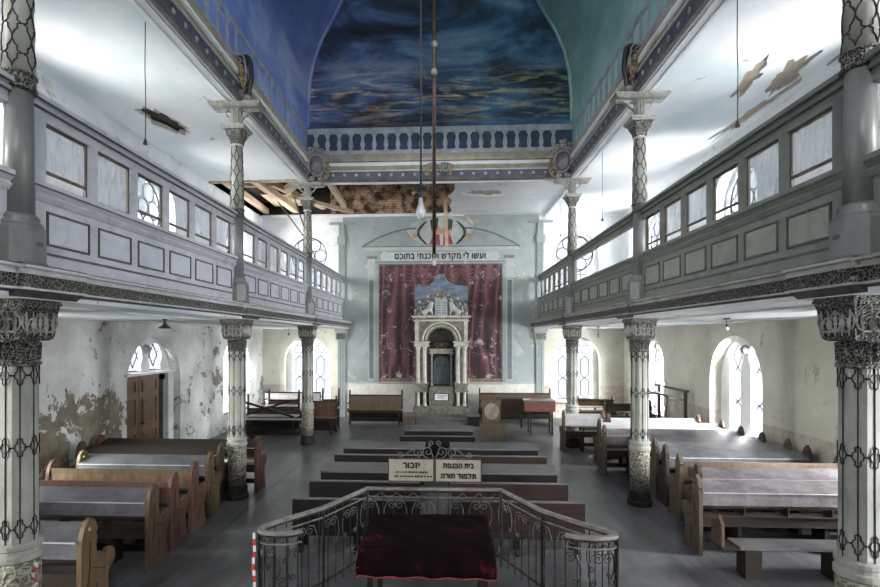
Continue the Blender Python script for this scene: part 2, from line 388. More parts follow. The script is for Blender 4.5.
m_bulb = glass('clear_bulb_glass', (.9, .9, .9), .25, .35)
m_taper = M('red_barrier_tape', two((.5, .03, .03), (.6, .06, .05)), 3, .5)
m_tapew = M('white_barrier_tape', two((.7, .7, .7), (.8, .8, .8)), 3, .5)

# ------------------------------------------------------------------ building constants
W = 7.5; YE = 20.8; YR = -4.0; A = 4.075; YC = [4.84, 10.13, 15.42]; ZG = 3.68; ZC = 8.4
BAYS = [2.3, 7.6, 13.0, 18.2]
THK = .45

# ------------------------------------------------------------------ floor, walls, ceilings
struct(MB().box(-3.55, 3.6, YR, YE, -.2, 0).build('floor', m_floor))
struct(MB().box(-W - .45, -3.55, YR, YE, -.2, 0).build('floor', m_floorw))
struct(MB().box(3.6, W + .45, YR, YE, -.2, 0).build('floor', m_floorw))

def mapX(sx):            # u = y, v = z, t = outward depth
    return lambda u, v, t: (sx * (W + t), u, v)
mapY = lambda u, v, t: (u, YE + t, v)
lowh = {y: arch(y, 2.3, .65, 3.36) for y in BAYS}
uph = {y: arch(y, 1.9, 5.0, 7.75) for y in BAYS}
hl = [lowh[y] if abs(y - 13) > .1 else arch(13, 2.45, .0, 3.36) for y in BAYS]
struct(MB().prism([(YR, 0), (11.775, 0)] + hl[2][1:2][:0] + arch(13, 2.45, 0, 3.36)[::-1][:-1] + [(14.225, 0), (YE, 0), (YE, ZG + .1), (YR, ZG + .1)],
                  [lowh[y] for y in BAYS if abs(y - 13) > .1], mapX(-1), 0, THK).build('wall_left', m_wl)) if False else None
def door_outline():
    a = arch(13, 2.45, 0, 3.36)
    return [(YR, 0), (a[0][0], 0)] + a[2:][::-1] + [(a[1][0], 0), (YE, 0), (YE, ZG + .1), (YR, ZG + .1)]
struct(MB().prism(door_outline(), [lowh[y] for y in BAYS if abs(y - 13) > .1], mapX(-1), 0, THK).build('wall_left', m_wl))
struct(MB().prism(rect(YR, YE, 0, ZG + .1), [lowh[y] for y in BAYS], mapX(1), 0, THK).build('wall_right', m_wr))
for sx, nm in ((-1, 'wall_left'), (1, 'wall_right')):
    struct(MB().prism(rect(YR, YE, ZG + .1, 8.6), [uph[y] for y in BAYS], mapX(sx), 0, THK).build(nm, m_wu))
el = [arch(s * 5.57, 1.95, .65, 3.36) for s in (-1, 1)]; eu = [arch(s * 5.6, 1.9, 5.0, 7.75) for s in (-1, 1)]
struct(MB().prism(rect(-A, A, 0, 8.5), [], mapY, 0, THK).build('wall_end', m_we))
for i, s in enumerate((-1, 1)):
    a, b = (-W - THK, -A) if s < 0 else (A, W + THK)
    struct(MB().prism(rect(a, b, 0, ZG + .1), [el[i]], mapY, 0, THK).build('wall_end', m_wr))
    struct(MB().prism(rect(a, b, ZG + .1, 8.5), [eu[i]], mapY, 0, THK).build('wall_end', m_wu))
added_round_opening = [(1.5 * cos(2 * pi * k / 28), 10.6 + 1.5 * sin(2 * pi * k / 28)) for k in range(28)]  # round opening added behind the camera to let light reach the vault
struct(MB().prism(rect(-W - THK, W + THK, 0, 15), [added_round_opening], lambda u, v, q: (u, YR - q, v), 0, .3).build('wall_rear', m_under))  # unseen rear wall darkened against frontal fill, pierced for the added light
l_ = bpy.data.lights.new('outside_light', 'AREA'); l_.shape = 'DISK'; l_.size = 3.4; l_.energy = 230; l_.color = (1, .985, .96)  # added lamp beyond the invented opening, brightens vault and end wall
o_ = bpy.data.objects.new('outside_light', l_); COL.objects.link(o_); o_.location = (0, YR - .9, 10.4); o_.rotation_euler = (Vector((0, 15, 11)) - Vector(o_.location)).to_track_quat('-Z', 'Y').to_euler()

wn = [0]
def side_map(kind, sx, c):
    if kind == 'x': return lambda u, v, t: (sx * (W + t), c + u, v)
    return lambda u, v, t: (c + u, YE + t, v)
def low_window(mf, door=False):
    wn[0] += 1; e = sempty('window_%d' % wn[0])
    holes = []; z0 = .75 if not door else 2.42
    for s in (-1, 1): holes.append(keyhole(s * .45, .50, z0, .335, 2.83))
    out = arch(0, 2.29 if not door else 2.44, .66 if not door else 2.34, 3.355)
    MB().prism(out, holes, mf, .30, .42).build('twin_lancet_surround', m_white, e)
    if not door:
        MB().prism(rect(-1.14, 1.14, .60, .66), [], mf, .0, .42).build('sill', m_white, e)
    lead = MB()
    P2 = lambda pts: [mf(p[0], p[1], .36) for p in pts]
    for s in (-1, 1):
        c = s * .45
        for k in range(2):
            a0 = pi / 2 + k * pi / 3 * 3
            lead.tube(P2([(c + .31 * cos(a0 + j * 2 * pi / 3), 2.83 + .31 * sin(a0 + j * 2 * pi / 3)) for j in range(3)]), .018, 4, True)
        if not door:
            zs = [2.5, 1.62, .78]
            for q in range(2):
                zt, zb = zs[q], zs[q + 1]
                lead.tube(P2([(c, zt + .05), (c - .16, zt - .12), (c - .16, zb + .16), (c, zb), (c + .16, zb + .16), (c + .16, zt - .12), (c, zt + .05)]), .017, 4)
                lead.tube(P2([(c - .25, zt - .12), (c - .16, zt - .12)]), .014, 4); lead.tube(P2([(c + .25, zt - .12), (c + .16, zt - .12)]), .014, 4)
        lead.prism(rect(c - .26, c + .26, z0, z0 + .03), [], mf, .34, .38)
    lead.build('leading', m_iron, e)
    g = MB()
    for s in (-1, 1): g.prism(keyhole(s * .45, .50, z0, .335, 2.83), [], mf, .37, .375)
    g.build('pane', m_glass, e)
    # the boss between the two heads and the hood round them
    b = MB(); c = mf(0, 3.0, .29); 
    b.ball(c, .13, (1, 1, 1)); b.build('boss', m_silv, e)
def up_window(mf):
    wn[0] += 1; e = sempty('window_%d' % wn[0])
    h = keyhole(0, 1.15, 5.1, .78, 6.82)
    MB().prism(arch(0, 1.89, 5.01, 7.745), [h], mf, .30, .42).build('keyhole_surround', m_white, e)
    lead = MB(); P2 = lambda pts: [mf(p[0], p[1], .36) for p in pts]
    circ = lambda cx, cz, r, n=16: [(cx + r * cos(2 * pi * i / n), cz + r * sin(2 * pi * i / n)) for i in range(n)]
    lead.tube(P2(circ(0, 6.82, .76, 26)), .025, 4, True); lead.tube(P2(circ(0, 6.82, .22)), .02, 4, True)
    for k in range(6): lead.tube(P2(circ(.49 * cos(k * pi / 3), 6.82 + .49 * sin(k * pi / 3), .25)), .02, 4, True)
    for u in (-.25, .25): lead.tube(P2([(u, 5.1), (u, 6.1)]), .012, 4)
    for z in (5.5, 5.95): lead.tube(P2([(-.57, z), (.57, z)]), .012, 4)
    lead.build('leading', m_iron, e)
    MB().prism(h, [], mf, .37, .375).build('pane', m_glass, e)
LIGHTS = []
def sun_window(loc, rot, sx, sy, power, colr):
    l = bpy.data.lights.new('outside_light', 'AREA'); l.shape = 'RECTANGLE'; l.size = sx; l.size_y = sy; l.energy = power; l.color = colr
    o = bpy.data.objects.new('outside_light', l); COL.objects.link(o); o.location = loc; o.rotation_euler = rot; LIGHTS.append(o)
CR = (1.0, .985, .965); CL = (1.0, .97, .90)
def aim(loc, tgt, sx, sy, power, colr):
    d = Vector(tgt) - Vector(loc)
    sun_window(loc, d.to_track_quat('-Z', 'Y').to_euler(), sx, sy, power, colr)
PLr, PUr, PLl, PUl = 900, 380, 560, 330
for y in BAYS:
    for sx in (-1, 1):
        isdoor = sx < 0 and abs(y - 13) < .1
        low_window(side_map('x', sx, y), isdoor); up_window(side_map('x', sx, y))
        pl, pu, c = (PLr, PUr, CR) if sx > 0 else (PLl, PUl, CL)
        if not isdoor: aim((sx * (W + 2.1), y - 1.5, 2.6), (sx * W, y, 2.0), 2.2, 2.6, pl, c)
        aim((sx * (W + 2.1), y - 1.6, 6.6), (sx * W, y, 6.3), 2.2, 2.8, pu, c)
for s in (-1, 1):
    low_window(side_map('y', 0, s * 5.57)); up_window(side_map('y', 0, s * 5.6))
    aim((s * 4.2, YE + 2.2, 3.4), (s * 5.57, YE, 2.0), 2.0, 2.2, 300, CR); aim((s * 4.2, YE + 2.2, 5.4), (s * 5.6, YE, 6.4), 2.0, 2.0, 220, CR)

# gallery floors = aisle ceilings
for sx in (-1, 1):
    x0, x1 = sorted((sx * 3.80, sx * W))
    struct(MB().box(x0, x1, YR, YE, ZG, 3.94).build('ceiling', m_ceil))
    m = MB()
    for a in (4.42, 6.6):
        c0, c1 = sorted((sx * a, sx * (a + .06))); m.box(c0, c1, YR, YE, ZG - .025, ZG + .01)
    struct(m.build('trim', m_beamw)).name = 'trim_1'
# upper ceiling
def ragged(p0, p1, n, amp):
    out = []
    for i in range(n + 1):
        t = i / n; k = 0 if i in (0, n) else random.uniform(-amp, amp)
        dx, dy = p1[0] - p0[0], p1[1] - p0[1]; l = sqrt(dx * dx + dy * dy)
        out.append((p0[0] + dx * t - dy / l * k, p0[1] + dy * t + dx / l * k))
    return out
mapZ = lambda u, v, t: (u, v, ZC + t)
def blob(c, rx, ry, rot, n=18, amp=.25):
    o = []
    for i in range(n):
        a = 2 * pi * i / n; k = 1 + random.uniform(-amp, amp)
        x, y = rx * cos(a) * k, ry * sin(a) * k
        o.append((c[0] + x * cos(rot) - y * sin(rot), c[1] + x * sin(rot) + y * cos(rot)))
    return o
hole_l = blob((-6.38, 11.55), .36, .78, -.12, 26, .2)
struct(MB().prism([(-W, YR), (-4.1, YR), (-4.1, 15.45)] + ragged((-4.3, 15.85), (-W, 15.95), 12, .05), [hole_l], mapZ, 0, .05).build('ceiling', m_ceil))
patches = [blob((1.6, 17.7), .75, .35, .2, 26, .4), blob((3.1, 20.35), .8, .12, 0, 24, .4), blob((6.2, 10.15), .15, .72, -.22, 30, .35), blob((6.85, 10.1), .24, .85, -.15, 30, .35), blob((7.16, 11.9), .15, 1.35, .05, 34, .38), blob((7.36, 9.35), .06, .35, 0, 14, .2)]
struct(MB().prism([(4.1, YR), (W, YR), (W, YE), (.3, YE)] + ragged((.35, YE), (.5, 15.5), 12, .12)[1:] + [(4.1, 15.45)], patches, mapZ, 0, .05).build('ceiling', m_ceil))
struct(MB().box(.6, 4.2, 17.0, 20.75, ZC + .05, ZC + .07).build('ceiling', m_lath))
m = MB()
for i in range(58):
    x = 5.6 + i * .032
    m.box(x, x + .024, 8.6, 13.8, ZC + .05, ZC + .065)
struct(m.build('ceiling', m_lath))
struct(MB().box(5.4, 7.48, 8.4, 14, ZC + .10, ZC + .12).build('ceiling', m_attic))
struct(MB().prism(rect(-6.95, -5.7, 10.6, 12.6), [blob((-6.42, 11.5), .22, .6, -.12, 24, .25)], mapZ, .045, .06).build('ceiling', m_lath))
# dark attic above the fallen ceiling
struct(MB().box(-7.3, -5.3, 10.2, 13.0, ZC + .1, ZC + .15).build('ceiling', m_attic))  # added cover close above the hole blocks sky light, reads as attic gloom
struct(MB().prism(rect(-4.6, W + THK, 8.5, 11.2), [], mapY, 0, THK).build('wall_end', m_brick))
struct(MB().prism(rect(-W - THK, -4.6, 8.5, 11.2), [], mapY, 0, THK).build('wall_end', m_attic))  # same end wall coloured near black for the gloom between the beams
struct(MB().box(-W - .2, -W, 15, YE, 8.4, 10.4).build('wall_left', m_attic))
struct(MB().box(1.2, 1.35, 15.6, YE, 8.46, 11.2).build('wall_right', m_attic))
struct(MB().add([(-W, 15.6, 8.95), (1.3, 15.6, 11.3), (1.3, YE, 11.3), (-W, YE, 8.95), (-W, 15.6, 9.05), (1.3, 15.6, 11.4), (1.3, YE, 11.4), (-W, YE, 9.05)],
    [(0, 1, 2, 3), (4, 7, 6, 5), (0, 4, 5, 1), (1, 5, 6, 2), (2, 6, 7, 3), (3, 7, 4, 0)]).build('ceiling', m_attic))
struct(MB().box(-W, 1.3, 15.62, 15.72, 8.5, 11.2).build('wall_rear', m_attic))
struct(MB().box(-W, -4.0, 15.98, 16.06, 8.36, 8.52).build('trim_2', m_timber))
struct(MB().box(-W, 1.0, YE - .1, YE - .01, 8.36, 8.46).build('trim_3', m_beamw))

# beams under the ceiling along the columns
for sx in (-1, 1):
    a, b = sorted((sx * 3.93, sx * 4.30)); m = MB(); m.box(a, b, YR, 15.6, 8.12, 8.20); m.box(*sorted((sx * 4.03, sx * 4.3)), YR, 15.6, 8.2, 8.45)
    a, b = sorted((sx * 4.30, sx * 4.40)); m.box(a, b, YR, YE if sx > 0 else 15.6, 8.28, 8.45)
    a, b = sorted((sx * 4.05, sx * 4.10)); m.box(a, b, YR, 15.6, 8.10, 8.13)
    a, b = sorted((sx * 4.2, sx * 4.24)); m.box(a, b, YR, 15.6, 8.10, 8.13)
    struct(m.build('trim_%d' % (5 + sx), m_beamw))
struct(MB().box(-3.93, 3.93, 15.27, 15.62, 8.12, 8.20).box(-4.0, 4.0, 15.38, 15.62, 8.2, 8.5).box(-4.3, 4.3, 15.45, 15.5, 8.10, 8.13).build('trim_7', m_beamw))

# cornice round the nave opening: bands swept along three sides
def sweep3(prof, name, mt, x=3.93, y=15.27):
    # prof: (inset towards the nave, z); path left side -> end -> right side
    m = MB(); vs = []; fs = []; n = len(prof)
    for k, (px, py, dx, dy) in enumerate([(-x, YR, 1, 0), (-x, y, 1, -1), (x, y, -1, -1), (x, YR, -1, 0)]):
        for o, z in prof: vs.append((px + dx * o, py + dy * o, z))
    for k in range(3):
        for i in range(n):
            j = (i + 1) % n
            fs.append((k * n + i, k * n + j, (k + 1) * n + j, (k + 1) * n + i))
    fs.append(tuple(range(n))); fs.append(tuple(range(3 * n, 4 * n)))
    return struct(m.add(vs, fs).build(name, mt))
sweep3([(-.05, 8.10), (.03, 8.10), (.05, 8.14), (.02, 8.17), (.02, 8.21), (-.05, 8.21)], 'trim_8', m_cornd)
sweep3([(-.1, 8.21), (-.02, 8.21), (-.02, 8.42), (-.1, 8.42)], 'trim_9', m_blueb)
sweep3([(-.1, 8.42), (.02, 8.42), (.02, 8.45), (-.1, 8.45)], 'trim_10', m_moul2)
sweep3([(-.2, 8.45), (.0, 8.45), (-.03, 8.52), (-.05, 8.60), (-.2, 8.60)], 'trim_11', m_olive)
sweep3([(-.2, 8.60), (-.02, 8.60), (.02, 8.63), (.02, 8.68), (-.04, 8.71), (-.2, 8.71)], 'trim_12', m_beamw)
sweep3([(-.2, 8.71), (-.06, 8.71), (-.06, 8.75), (-.2, 8.75)], 'trim_13', m_dk)
sweep3([(-.2, 8.75), (-.06, 8.75), (-.03, 8.83), (-.05, 8.93), (-.2, 8.93)], 'trim_14', m_cream)
sweep3([(-.25, 8.93), (-.08, 8.93), (-.08, 8.98), (-.25, 8.98)], 'trim_15', m_olive)
m = MB()
y = 1.0
while y < 15.1:
    for sx in (-1, 1): m.ball((sx * 3.945, y, 8.315), .05, (.35, 1, 1), 8, 5)
    y += .36
x = -3.6
while x < 3.7:
    m.ball((x, 15.285, 8.315), .05, (1, .35, 1), 8, 5); x += .36
struct(m.build('trim_16', m_rose))

# vault: painted walls + coved surfaces
prof = [(0, 8.95), (0, 9.85), (.02, 10.6), (.10, 11.3), (.30, 11.85), (.62, 12.25), (1.12, 12.62), (1.55, 13.1), (2.2, 13.7), (3.0, 14.25), (4.05, 14.7)]
VX, VY = 4.08, 15.40
fine = []
for i in range(len(prof) - 1):
    for k in range(3):
        t = k / 3; fine.append((prof[i][0] * (1 - t) + prof[i + 1][0] * t, prof[i][1] * (1 - t) + prof[i + 1][1] * t))
fine.append(prof[-1])
for sx, mt, nm in ((-1, m_vl, 'ceiling'), (1, m_vr, 'ceiling')):
    vs = []; fs = []
    for s, z in fine: vs += [(sx * (VX - s), YR, z), (sx * (VX - s), VY - s, z)]
    for i in range(len(fine) - 1): fs.append((2 * i, 2 * i + 1, 2 * i + 3, 2 * i + 2))
    struct(MB().add(vs, fs).build(nm, mt, smooth=True))
vs = []; fs = []
for s, z in fine: vs += [(-(VX - s), VY - s, z), ((VX - s), VY - s, z)]
for i in range(len(fine) - 1): fs.append((2 * i, 2 * i + 1, 2 * i + 3, 2 * i + 2))
struct(MB().add(vs, fs).build('ceiling', m_vend, smooth=True))
for sx, mt in ((-1, m_vl), (1, m_vr)):
    struct(MB().tube([(sx * (VX - s - .02), VY - s - .02, z) for s, z in fine[3:]], .055, 6).build('trim_17', mt, smooth=True))
struct(MB().box(-.3, .3, YR, 12, 14.7, 14.8).build('ceiling', m_vend))

# balustrade painted along the foot of the vault
def balus(u, zs=9.08):
    h = .56; pf = [(.09, 0), (.09, .03), (.05, .06), (.045, .1), (.075, .18), (.06, .28), (.035, .40), (.045, .45), (.09, .52), (.09, h)]
    return [(u + r, zs + z) for r, z in pf] + [(u - r, zs + z) for r, z in reversed(pf)]
m = MB(); g = MB(); ft = lambda u, v, t: (u, VY - t, v)
u = -3.8
while u < 3.85:
    m.prism(balus(u), [], ft, .005, .025); u += .365
struct(m.build('trim_18', m_bal)); 
struct(MB().box(-4.05, 4.05, VY - .012, VY - .002, 9.06, 9.66).build('trim_19', m_bdark))
struct(MB().box(-4.05, 4.05, VY - .045, VY - .004, 8.97, 9.10).box(-4.05, 4.05, VY - .045, VY - .004, 9.62, 9.74).box(-4.05, 4.05, VY - .06, VY - .004, 9.74, 9.79).build('trim_20', m_bal))
for sx in (-1, 1):
    m = MB(); fx = lambda uu, v, t: (sx * (VX - t), uu, v)
    y = 15.1
    while y > 2:
        m.prism(balus(y), [], fx, .005, .02); y -= .42
    m.box(*sorted((sx * VX, sx * (VX - .025))), YR, VY, 8.97, 9.08); m.box(*sorted((sx * VX, sx * (VX - .025))), YR, VY, 9.62, 9.74)
    struct(m.build('trim_%d' % (22 + sx), m_balr))

# ------------------------------------------------------------------ columns
def lattice_band(m, r, zc, h=.10):
    # linked lobed outlines round each groove of the eight-sided shaft
    n = 8
    for k in range(n):
        a = k * pi / 4; half = pi / 8
        for s in (-1, 1):
            pts = [(0, h), (.10, h * .86), (.30, h * .84), (.30, h * .42), (.55, h * .30), (.66, 0), (.55, -h * .30), (.30, -h * .42), (.30, -h * .84), (.10, -h * .86), (0, -h)]
            m.tube([(r * cos(a + s * half * u), r * sin(a + s * half * u), zc + v) for u, v in pts], .0065, 4)
            m.tube([(r * cos(a + s * half * u), r * sin(a + s * half * u), zc + v) for u, v in ((.66, 0), (1, .0))], .009, 4)
def scroll_face(m, w, z0, z1, d, rot):
    # carved scrolls on one face of a capital
    zc = (z0 + z1) / 2; h = (z1 - z0)
    ca, sa = cos(rot), sin(rot)
    tr = lambda u, z: ((u * ca - (-d) * sa), (u * sa + (-d) * ca), z)
    for c, hand in ((-.62, 1), (-.2, -1), (.2, 1), (.62, -1)):
        sp = spiral((c * w, zc), .42 * h, .06 * h, 1.3, pi / 2 + (.4 if hand > 0 else -.4), 14, hand)
        m.tube([tr(u, z) for u, z in sp], .011, 4)
    for c in (-.85, -.42, 0, .42, .85):
        m.tube([tr(c * w, z0 + .02), tr(c * w * 1.04, zc), tr(c * w * 1.1, z1 - .02)], [.006, .018, .008], 4)
def lower_column(label, loc):
    t = thing('lower_column', label, 'column', loc, 0, 'cast iron columns under the galleries')
    MB().lathe([(.23, 0), (.23, .08), (.215, .11), (.205, .22), (.19, .28)], 16).build('base', m_blkb, t)
    MB().lathe([(.182, .28), (.186, .9), (.186, 1.10)], 24).build('drum', m_drum, t, True)
    MB().lathe([(.186, 1.08), (.205, 1.10), (.205, 1.15), (.186, 1.165), (.186, 1.20), (.20, 1.215), (.20, 1.25), (.172, 1.27)], 24).build('ring', m_col, t)
    MB().lathe([(.170, 1.26), (.164, 3.02)], 8, a0=pi / 8).build('shaft', m_col, t)
    m = MB()
    for z in (1.42, 2.22, 3.03 - .10): lattice_band(m, .166, z)
    for k in range(8):
        a = k * pi / 4
        m.tube([(.160 * cos(a), .160 * sin(a), 1.27), (.155 * cos(a), .155 * sin(a), 3.02)], .0065, 4)
    m.build('lattice', m_latt, t)
    m = MB(); m.lathe([(.17, 3.02), (.19, 3.03), (.19, 3.06), (.17, 3.07), (.168, 3.28)], 16)
    for k in range(20):
        a = k * pi / 10; m.tube([(.172 * cos(a), .172 * sin(a), 3.08), (.178 * cos(a), .178 * sin(a), 3.26)], .013, 4)
    m.build('neck', m_carv2, t)
    s4 = lambda w: w * sqrt(2)
    MB().lathe([(s4(.17), 3.27), (s4(.20), 3.29), (s4(.215), 3.36), (s4(.22), 3.45), (s4(.228), 3.56), (s4(.238), 3.60)], 4, a0=pi / 4).build('capital', m_carv, t)
    m = MB()
    for k in range(4): scroll_face(m, .185, 3.30, 3.58, .225, k * pi / 2)
    m.build('capital_scrollwork', m_orn, t)
    m = MB()
    for w, a, b in ((.24, 3.60, 3.63), (.255, 3.63, 3.655), (.245, 3.655, 3.70)): m.box(-w, w, -w, w, a, b)
    m.build('abacus', m_carv2, t)
    return t
lab = {(-1, 0): 'nearest lower column on the left, cut by the left edge of the picture', (1, 0): 'nearest lower column on the right, cut by the right edge of the picture',
       (-1, 1): 'middle lower column on the left, rising beside the dark pew ends', (1, 1): 'middle lower column on the right, rising at the aisle end of the right pews',
       (-1, 2): 'farthest free-standing lower column on the left, in front of the piled benches', (1, 2): 'farthest free-standing lower column on the right, beside the red-brown desk'}
c0 = None
for i, y in enumerate(YC):
    for sx in (-1, 1):
        l = 'grey patterned ' + lab[(sx, i)]
        if c0 is None: c0 = lower_column(l, (sx * A, y, 0))
        else: dup(c0, (sx * A, y, 0), 0, l)

def upper_column(label, loc):
    t = thing('upper_column', label, 'column', loc, 0, 'slender columns on the gallery fronts')
    oc = lambda w, z: [(w * 1.02, z)]
    MB().lathe([(.26, 3.98), (.26, 4.03), (.235, 4.06), (.235, 4.38), (.215, 4.42)], 8, a0=pi / 8).build('pedestal', m_plain, t)
    MB().ball((0, 0, 0), .05, (.15, .9, .5)).build('emblem', m_dk, t).location = (.222, 0, 4.24)
    MB().ball((0, 0, 0), .05, (.15, .9, .5)).build('emblem', m_dk, t).location = (-.222, 0, 4.24)
    MB().lathe([(.20, 4.41), (.205, 4.45), (.165, 4.475), (.18, 4.50), (.15, 4.54)], 20).build('base_ring', m_plain, t, True)
    MB().lathe([(.135, 4.53), (.12, 5.80)], 20).build('plain_shaft', m_plain, t, True)
    MB().lathe([(.14, 5.78), (.158, 5.79), (.158, 5.81), (.142, 5.82), (.142, 5.92), (.158, 5.93), (.158, 5.95), (.14, 5.96)], 20).build('collar', m_carv2, t)
    MB().lathe([(.138, 5.95), (.105, 7.25)], 16).build('lattice_shaft', m_col, t, True)
    m = MB(); n = 5; P_ = .30; z0 = 5.97; zt = 7.24
    rr = lambda z: .1405 - (z - 5.95) * .026
    shp = [(0, 0), (.0, .06), (.25, .22), (.5, .30), (.5, .44), (.9, .5), (1, .5), (.9, .5), (.5, .56), (.5, .70), (.25, .78), (0, .94), (0, 1)]
    for k in range(n):
        a = 2 * pi * k / n
        for s in (-1, 1):
            pts = []; z = z0
            while z < zt:
                for u, w in shp:
                    zz = z + w * P_
                    if zz > zt: break
                    an = a + s * u * pi / n; pts.append((rr(zz) * cos(an), rr(zz) * sin(an), zz))
                z += P_
            m.tube(pts, .008, 4)
    m.build('lattice', m_latt, t)
    s4 = lambda w: w * sqrt(2)
    MB().lathe([(.105, 7.24), (.125, 7.25), (.125, 7.27), (.11, 7.28)], 16).build('neck_ring', m_moul2, t)
    MB().lathe([(s4(.10), 7.28), (s4(.11), 7.36), (s4(.15), 7.46), (s4(.185), 7.55)], 4, a0=pi / 4).build('capital', m_carv2, t)
    m = MB()
    for k in range(4):
        ca, sa = cos(k * pi / 2), sin(k * pi / 2)
        for s in (-1, 1):
            pts = spiral((s * .07, 7.48), .05, .01, 1.2, pi / 2, 12, -s)
            m.tube([(u * ca + .178 * sa, u * sa - .178 * ca, z) for u, z in pts], .009, 4)
    m.build('capital_scrollwork', m_orn, t)
    MB().box(-.215, .215, -.215, .215, 7.55, 7.585).box(-.235, .235, -.235, .235, 7.585, 7.63).build('abacus', m_orn, t)
    m = MB().box(-.07, .07, -.07, .07, 7.63, 8.04)
    for s in (-1, 1):
        for q in (-.05, 0, .05): m.box(q - .012, q + .012, s * .085 - .012, s * .085 + .012, 7.66, 8.0)
        for q in (-.05, 0, .05): m.box(s * .085 - .012, s * .085 + .012, q - .012, q + .012, 7.66, 8.0)
    m.build('impost_post', m_orn, t)
    for s in (-1, 1):
        arc = [(s * (.09 + .34 * (1 - cos(pi / 2 * i / 8))), 7.68 + .32 * sin(pi / 2 * i / 8)) for i in range(9)]
        poly = arc + [(s * .47, 8.0), (s * .47, 8.04), (s * .085, 8.04), (s * .085, 7.68)]
        hole = [(s * .165 + .07 * cos(2 * pi * k / 12), 7.925 + .07 * sin(2 * pi * k / 12)) for k in range(12)]
        MB().prism(poly, [hole], lambda u, v, q: (u, q, v), -.03, .03).build('bracket', m_orn, t)
    MB().box(-.50, .50, -.17, .17, 8.04, 8.075).box(-.46, .46, -.15, .15, 8.02, 8.04).box(-.53, .53, -.19, .19, 8.075, 8.115).build('bracket_slab', m_orn, t)
    return t
lab2 = {0: 'nearest upper column on the %s gallery front, its pedestal by the picture edge', 1: 'middle upper column on the %s gallery front, bracket under the cornice scroll', 2: 'farthest upper column on the %s gallery front, under the corner cartouche'}
u0 = None
for i, y in enumerate(YC):
    for sx in (-1, 1):
        l = 'slender lattice-patterned ' + lab2[i] % ('left' if sx < 0 else 'right')
        if u0 is None: u0 = upper_column(l, (sx * A, y, 0))
        else: dup(u0, (sx * A, y, 0), 0, l)
# pilasters against the end wall
for sx in (-1, 1):
    m = MB(); c = sx * 4.12
    m.box(c - .16, c + .16, YE - .06, YE, 0, 3.2); m.box(c - .24, c + .24, YE - .12, YE, 3.2, 3.55); m.box(c - .28, c + .28, YE - .14, YE, 3.55, 3.68)
    m.box(c - .13, c + .13, YE - .06, YE, 3.95, 7.2); m.box(c - .17, c + .17, YE - .10, YE, 7.2, 7.55); m.box(c - .12, c + .12, YE - .07, YE, 7.55, 8.05); m.box(c - .5, c + .5, YE - .12, YE, 8.05, 8.13)
    struct(m.build('trim_%d' % (25 + sx), m_greyp))
    m = MB()
    for z in (5.9, 6.2, 6.5, 6.8, 7.1): m.tube([(c + .07 * cos(k * pi / 4), YE - .065, z + .13 * sin(k * pi / 4)) for k in range(8)], .012, 4, True)
    for q in (-.05, .05): m.tube([(c + q, YE - .065, .3), (c + q, YE - .065, 3.1)], .01, 4)
    struct(m.build('trim_%d' % (28 + sx), m_greyd))
    m = MB()
    m.box(c - .2, c + .2, YE - .125, YE - .12, 3.24, 3.5)
    struct(m.build('trim_%d' % (31 + sx), m_carv2))

